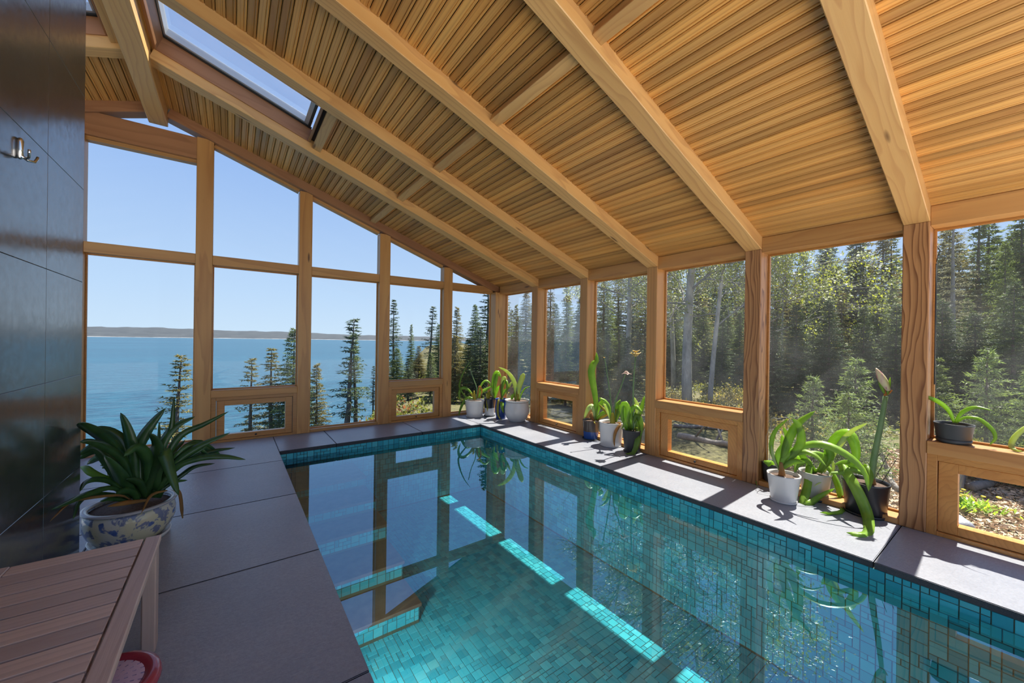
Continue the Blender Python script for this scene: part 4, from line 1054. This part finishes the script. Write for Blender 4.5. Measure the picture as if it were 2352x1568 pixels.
def spruce(px, py, dist, kind, label, group=None, mat='needle', barkm='bark', wide=1.0, lean=0.0, name='spruce_tree', zmin=None):
    top = at_dist(px, py, dist); gz = ground_z(top.x, top.y)
    if zmin is not None: gz = max(gz, zmin)
    h = max(.8, top.z-gz); s = h/PH[kind]
    fo, bo, tr = PROTO[kind]
    o = tag(empty(name, (top.x, top.y, gz)), label, 'tree', group)
    wd_ = s*wide if h < PH[kind]*1.6 else s*wide*.9
    mm = Matrix.Translation((top.x, top.y, gz)) @ Matrix.Rotation(lean, 4, 'Y') @ Matrix.Rotation(TR.uniform(0, 6.28), 4, 'Z') @ Matrix.Diagonal((wd_, wd_, s, 1))
    link('trunk', shade(tr, barkm), None, o, mm); link('boughs', shade(bo, barkm), None, o, mm); link('foliage', shade(fo, mat), None, o, mm)
    return o
# along the bluff, seen through the gable windows
spruce(392, 814, 21, 'sparse', 'lone wind-flagged spruce against the sea behind the big planter', mat='needle_gold', wide=1.81, lean=.06, zmin=-5.2)
spruce(578, 822, 19, 'sparse', 'small leftmost spruce of the cluster in the second sea window', mat='needle_gold', wide=1.59, zmin=-4.6)
spruce(624, 802, 18.5, 'tall', 'middle spruce of the cluster in the second sea window', mat='needle_gold', wide=1.74, zmin=-4.6)
spruce(676, 755, 18, 'full', 'tall full spruce beside the second gable post', mat='needle', wide=1.23, zmin=-4.6)
spruce(728, 835, 17, 'full2', 'short bushy spruce at the left of the leaning pair', mat='needle_gold', wide=1.30, zmin=-4.0)
spruce(797, 730, 16, 'sparse', 'taller of the two thin leaning spruces over the sea', mat='needle_dark', wide=1.81, lean=.05, zmin=-4.0)
spruce(822, 766, 16.5, 'sparse', 'shorter right-hand one of the two thin spruces over the sea', mat='needle', wide=1.59, lean=-.04, zmin=-4.0)
spruce(858, 840, 17, 'sparse', 'slim dark spruce at the third gable post', mat='needle_dark', wide=1.16, zmin=-4)
spruce(905, 690, 19, 'tall', 'tall narrow spruce at the left of the fourth gable window', mat='needle_dark', wide=1.30)
spruce(945, 745, 20, 'full2', 'small pointed spruce in the fourth gable window', mat='needle', wide=0.87)
spruce(985, 702, 19, 'sparse', 'ragged bent spruce top in the fourth gable window', mat='needle_dark', wide=1.74, lean=.07)
spruce(1008, 745, 17, 'full', 'broad spruce at the right of the fourth gable window', mat='needle', wide=1.16)
spruce(1050, 705, 16, 'full2', 'golden spruce at the left of the corner window', mat='needle_gold', wide=1.30)
spruce(1092, 700, 17, 'full', 'dense spruce in the middle of the corner window', mat='needle', wide=1.16)
spruce(1122, 640, 14, 'tall', 'tall spruce crown leaning into the corner window', mat='needle_dark', wide=1.89)
low = [(885, 815, 17, 'full2'), (912, 800, 15, 'full'), (938, 822, 13, 'full2'), (962, 795, 18, 'full'), (990, 812, 13, 'full2'), (1022, 790, 15, 'full'), (1046, 770, 12, 'full2'), (1076, 780, 13.5, 'full'), (1104, 750, 12, 'full2'), (1128, 770, 14, 'full')]
for q_, (px, py, dd, kd) in enumerate(low):
    spruce(px, py, dd, kd, '%s low bushy spruce from the left outside the gable windows' % ['first', 'second', 'third', 'fourth', 'fifth', 'sixth', 'seventh', 'eighth', 'ninth', 'tenth'][q_], 'low spruces outside the gable', ['needle_gold', 'needle', 'needle_dark'][q_ % 3], wide=1.9)
# prominent ones through the right windows
spruce(1186, 700, 15, 'full2', 'mid-green spruce through the narrow window by the corner post', mat='needle', wide=.9)
spruce(1265, 630, 22, 'tall', 'tall dark spruce through the second forest window', mat='needle_dark', wide=1.2)
spruce(1310, 640, 20, 'tall', 'leaning branchy spruce at the right of the second forest window', mat='needle', wide=1.2, lean=-.06)
spruce(1895, 610, 17, 'full', 'big dark conical spruce in the middle of the fifth forest window', mat='needle_dark', wide=.95)
spruce(2050, 640, 18, 'full2', 'light green spruce left of the knotty post', mat='needle', wide=.8)
spruce(2310, 560, 15, 'full', 'dense green spruce at the right picture edge', mat='needle', wide=.75)
spruce(2192, 440, 16, 'lichen', 'grey-trunked spruce hung with pale lichen twigs', mat='lichen', barkm='bark_grey', wide=1.0)
spruce(1800, 575, 21, 'lichen', 'half-bare spruce with pale twigs beside the fourth post', mat='needle_gold', barkm='bark_grey', wide=.8)
spruce(1868, 862, 7.2, 'young', 'left-hand young spruce in the fifth forest window', mat='needle_light', name='young_spruce')
spruce(1966, 826, 7.8, 'young2', 'right-hand taller young spruce in the fifth forest window', mat='needle_light', name='young_spruce', wide=1.1)
spruce(2268, 800, 8.6, 'young', 'young spruce behind the charcoal bowl on the sill', mat='needle_light', name='young_spruce', wide=.9)
spruce(2150, 825, 9.5, 'young2', 'young dark spruce left of the charcoal bowl', mat='needle', name='young_spruce')
spruce(2370, 850, 8.4, 'young2', 'young spruce cut by the right picture edge', mat='needle_light', name='young_spruce')
spruce(1950, 900, 6.6, 'young', 'lowest young spruce in front of the dark conical one', mat='needle_light', name='young_spruce')
# the wall of forest behind them
ORD = ['first', 'second', 'third', 'fourth', 'fifth', 'sixth', 'seventh', 'eighth', 'ninth', 'tenth', 'eleventh', 'twelfth', 'thirteenth', 'fourteenth', 'fifteenth', 'sixteenth', 'seventeenth', 'eighteenth', 'nineteenth', 'twentieth', 'twenty-first', 'twenty-second', 'twenty-third', 'twenty-fourth', 'twenty-fifth', 'twenty-sixth', 'twenty-seventh', 'twenty-eighth', 'twenty-ninth', 'thirtieth']
BAYS = [(1160, 1222, 'corner'), (1222, 1350, 'second'), (1350, 1512, 'third'), (1512, 1752, 'fourth'), (1752, 2140, 'fifth'), (2140, 2600, 'sixth')]
plan = []
for k in range(72):
    px = 1165+k*18+TR.uniform(-10, 10); row = k % 3; dd = [23, 26.5, 31][row]+TR.uniform(-1.5, 1.5)
    ytop = 661-.154*(px-1250)+TR.uniform(-35, 55)
    if k % 4 == 3: dd = TR.uniform(13, 18); ytop = max(ytop+70, 655)+TR.uniform(0, 50)
    plan.append((px, ytop, dd, TR.choice(['full', 'full2', 'full', 'tall', 'full2']), TR.choice(['needle', 'needle', 'needle_dark', 'needle_gold'])))
for k in range(22):
    px = 1172+k*25+TR.uniform(-8, 8)
    if px < 1735: plan.append((px, 770-.05*(px-1172)+TR.uniform(-45, 30), TR.uniform(10.5, 14) if px < 1480 else TR.uniform(17, 20), TR.choice(['full', 'full2']), TR.choice(['needle', 'needle_dark', 'needle_dark'])))
for px, yy in [(1775, 740), (1830, 700), (1905, 690), (1985, 705), (2060, 700), (2165, 690), (2240, 720), (2330, 650)]: plan.append((px, yy, TR.uniform(12, 13.5), 'full', 'needle_dark'))
plan.sort(); cnt = {}
for px, ytop, dd, kind, mt in plan:
    bay = next(b for b in BAYS if px < b[1] or b is BAYS[-1])[2]; n_ = cnt[bay] = cnt.get(bay, -1)+1
    tone = {'needle': 'mid-green', 'needle_dark': 'dark', 'needle_gold': 'golden'}[mt]
    spruce(px, ytop, dd, kind, '%s from the left of the background spruces in the %s forest window, %s' % (ORD[n_], bay, tone), 'forest beyond the right windows', mt, wide=TR.uniform(1.1, 1.45))

# birches
def birch(base, H, lean, seed, label, thick=.11, leaves=14000, spread=1.0):
    r = random.Random(seed); V, Fx = [], []; tips = []
    base = Vector(base); o = tag(empty('birch_tree', base), label, 'tree')
    pts = [Vector((lean*t*t*H+.05*H*math.sin(t*5+seed)*.35, .03*H*math.sin(t*4+seed), H*t)) for t in [i/10 for i in range(11)]]
    tv, tf = tube_geo(pts, [thick*(1-.8*i/10) for i in range(11)], 10)
    link('trunk', mesh('birch_trunk', tv, tf, True), M['bark_birch'], o, loc=base)
    def grow(p, d, L, rad, lev):
        P = [p]; dd = d.copy()
        for i in range(5):
            dd = (dd+Vector((r.uniform(-.25, .25), r.uniform(-.25, .25), r.uniform(-.16, .14)))).normalized(); P.append(P[-1]+dd*L/5)
        tube_geo(P, [rad*(1-.75*i/5) for i in range(6)], 5, V, Fx, False)
        if lev < 2:
            for i in range(1, 6):
                for q in range(2 if lev == 0 else 1):
                    nd = (dd+Vector((r.uniform(-1, 1), r.uniform(-1, 1), r.uniform(-.5, .7)))).normalized(); grow(P[i], nd, L*.5, rad*.5, lev+1)
        else: tips.extend(P[2:])
        tips.append(P[-1])
    for i in range(16):
        t = .3+.68*i/16; k = min(9, int(t*10)); p = pts[k].lerp(pts[k+1], t*10-k); a = r.uniform(0, 6.28)
        grow(p, Vector((math.cos(a), math.sin(a), r.uniform(.1, .7))).normalized(), H*.30*(1.15-t*.7)*spread, thick*.28, 0)
    link('branches', mesh('birch_branches', V, Fx, True), M['bark_grey'], o, loc=base)
    LV, LF = [], []
    for i in range(leaves):
        p = r.choice(tips)+Vector((r.gauss(0, .12), r.gauss(0, .12), r.gauss(-.04, .1))); s = r.uniform(.04, .08)
        a = Vector((r.gauss(0, 1), r.gauss(0, 1), r.gauss(0, 1))).normalized(); b = a.orthogonal().normalized(); k = len(LV)
        LV += [p-b*s*.55, p+a*s*.2-b*0, p+b*s*.55, p+a*s*1.1]; LF.append((k, k+1, k+2, k+3))
    link('leaves', mesh('birch_leaves', LV, LF), M['birch_leaf'], o, loc=base)
def gpos(px, dist):
    p = at_dist(px, 781, dist); return (p.x, p.y, ground_z(p.x, p.y)-.1)
birch(gpos(1592, 12.2), 9.0, .02, 1, 'thick grey-white birch in the fourth forest window', .15, 17000)
birch(gpos(1645, 11.8), 8.0, .03, 2, 'slender white birch right of the thick one', .07, 13000)
birch(gpos(1440, 15), 9.0, -.05, 3, 'leaning birch seen above the potted plants in the third forest window', .11, 16000)
birch(gpos(1540, 17), 9.4, .0, 5, 'leafy birch at the left of the fourth forest window', .10, 16000)
birch(gpos(1775, 14), 7.4, .03, 6, 'yellow-green birch at the left of the fifth forest window', .08, 13000)

# ---- undergrowth, wood chips and small things on the ground
def scatter(name, n, area, size, mat, label, cat, up=.5, seed=1, clump=None):
    r = random.Random(seed); V, Fx = [], []
    cl = [(r.uniform(area[0], area[1]), r.uniform(area[2], area[3]), r.uniform(.2, .6)) for _ in range(clump or 0)]
    for i in range(n):
        if clump:
            c = r.choice(cl); rr2 = c[2]; u = Vector((r.gauss(0, 1), r.gauss(0, 1), 0))*rr2*.5; x, y = c[0]+u.x, c[1]+u.y; zoff = abs(r.gauss(0, .5))*rr2*.8
        else: x, y, zoff = r.uniform(area[0], area[1]), r.uniform(area[2], area[3]), 0
        if x < .5 and y < .6: continue
        p = Vector((x, y, ground_z(x, y)+zoff*up)); s = size*r.uniform(.6, 1.4)
        a = Vector((r.gauss(0, 1), r.gauss(0, 1), r.gauss(0, 1)*up+up*.6)).normalized(); b = a.orthogonal().normalized(); b = Quaternion(a, r.uniform(0, 6.28)) @ b; k = len(V)
        V += [p-b*s*.3, p+a*s*.5-b*s*.34, p+a*s, p+a*s*.5+b*s*.34]; Fx.append((k, k+1, k+2, k+3))
    return tag(link(name, mesh(name, V, Fx), M[mat], None), label, cat, kind='stuff')
scatter('undergrowth', 30000, (4.6, 16, -8, 8), .07, 'bush', 'low yellow-green undergrowth below the spruces', 'undergrowth', .7, 2, 150)
scatter('dry_grass', 9000, (4.0, 9, -4.5, 3), .07, 'grass', 'tufts of dry yellow grass in the clearing', 'grass', .9, 3, 60)
scatter('shore_scrub', 16000, (-2.5, 6, 1.5, 10), .08, 'bush', 'golden scrub on the bluff outside the gable windows', 'scrub', .8, 4, 120)
scatter('red_shrub', 1800, (-1.9, -1.2, 2.2, 3.2), .07, 'red_bush', 'reddish shrub outside the small gable vent window', 'shrub', .9, 5, 4)
M['chips'] = leaf_m('wood chips', (.46, .34, .23), (.64, .50, .36), .9, .0, .45)
scatter('wood_chips', 42000, (.5, 5.0, -7.2, -4.2), .05, 'chips', 'bed of pale wood chips outside the nearest vent window', 'wood chips', .12, 6)
def log(name, a, b, r, label, mat='drift', cat='log'):
    o = tag(empty(name, a), label, cat); rr_ = random.Random(hash(label) % 1000)
    P = [Vector(a).lerp(Vector(b), i/7)+Vector((rr_.uniform(-1, 1), rr_.uniform(-1, 1), rr_.uniform(-1, 1)))*r*.5 for i in range(8)]
    v, f = tube_geo([p-Vector(a) for p in P], [r*(1-.4*i/7) for i in range(8)], 9)
    link('trunk', mesh('log', v, f, True), M[mat], o, loc=a)
    for k in (2, 4, 5):
        d = Vector((rr_.uniform(-1, 1), rr_.uniform(-1, 1), rr_.uniform(.1, .9))).normalized()*r*9
        v, f = tube_geo([Vector((0, 0, 0)), d*.5+Vector((0, 0, r)), d], [r*.35, r*.25, r*.08], 6); link('branch', mesh('branch', v, f, True), M[mat], o, loc=P[k])
def gp(px, py, z=-.38): p = on_z(px, py, z); return Vector((p.x, p.y, ground_z(p.x, p.y)+.04))
log('fallen_log', gp(1560, 1010), gp(1700, 1034), .07, 'bleached driftwood log outside the fourth forest window')
log('fallen_log', gp(1545, 990), gp(1690, 998), .045, 'thinner bleached branch lying behind the driftwood log')
log('fallen_log', gp(2010, 1045), gp(2060, 1110), .05, 'grey fallen branch behind the big black pot')
log('fallen_log', gp(1880, 930)+Vector((0, 0, .35)), gp(2070, 955)+Vector((0, 0, .35)), .09, 'brown fallen trunk behind the young spruces', 'bark')
log('fallen_log', gp(2230, 1120), gp(2345, 1098), .06, 'bleached root beside the wood chip bed')
bx = tag(empty('planter_box', gp(2190, 1160)), 'weathered board edging of a bed outside the vent window', 'planter')
p0, p1 = gp(2180, 1195), gp(2215, 1105)
for k in range(3): beam('board', p0+Vector((0, 0, .05+.12*k)), p1+Vector((0, 0, .05+.12*k)), .03, .11, M['drift'], bx)
dd_ = gp(2222, 1150); dn = tag(empty('dandelion_clump', dd_), 'clump of yellow dandelions beside the wood chips', 'flowers'); r = random.Random(8); V, Fx = [], []
for i in range(260):
    a = r.uniform(0, 6.28); p = Vector((r.gauss(0, .12), r.gauss(0, .12), 0)); d = Vector((math.cos(a), math.sin(a), r.uniform(.3, 1.4))).normalized()*r.uniform(.06, .14); s = d.cross(Vector((0, 0, 1))).normalized()*.012; k = len(V)
    V += [p, p+d*.5-s, p+d, p+d*.5+s]; Fx.append((k, k+1, k+2, k+3))
link('leaves', mesh('dandelion_leaves', V, Fx), M['leaf'], dn, loc=dd_)
M['yellow'] = simple('yellow petals', (.85, .62, .02), .6)
for i in range(11):
    q = dd_+Vector((r.gauss(0, .12), r.gauss(0, .12), r.uniform(.09, .17))); v, f = lathe([(.004, 0), (.02, .006), (.022, .012), (.010, .017)], 10); link('flower', mesh('flower', v, f, True), M['yellow'], dn, loc=q)
rk = gp(2195, 1182); bm = bmesh.new(); bmesh.ops.create_icosphere(bm, subdivisions=3, radius=.13)
for vv_ in bm.verts: vv_.co = vv_.co*(1+.18*math.sin(vv_.co.x*31)*math.cos(vv_.co.y*27)); vv_.co.z *= .6
tag(link('rock', bm_mesh(bm, 'rock', True), M['stone'], None, loc=rk), 'grey rock beside the dandelions', 'rock')
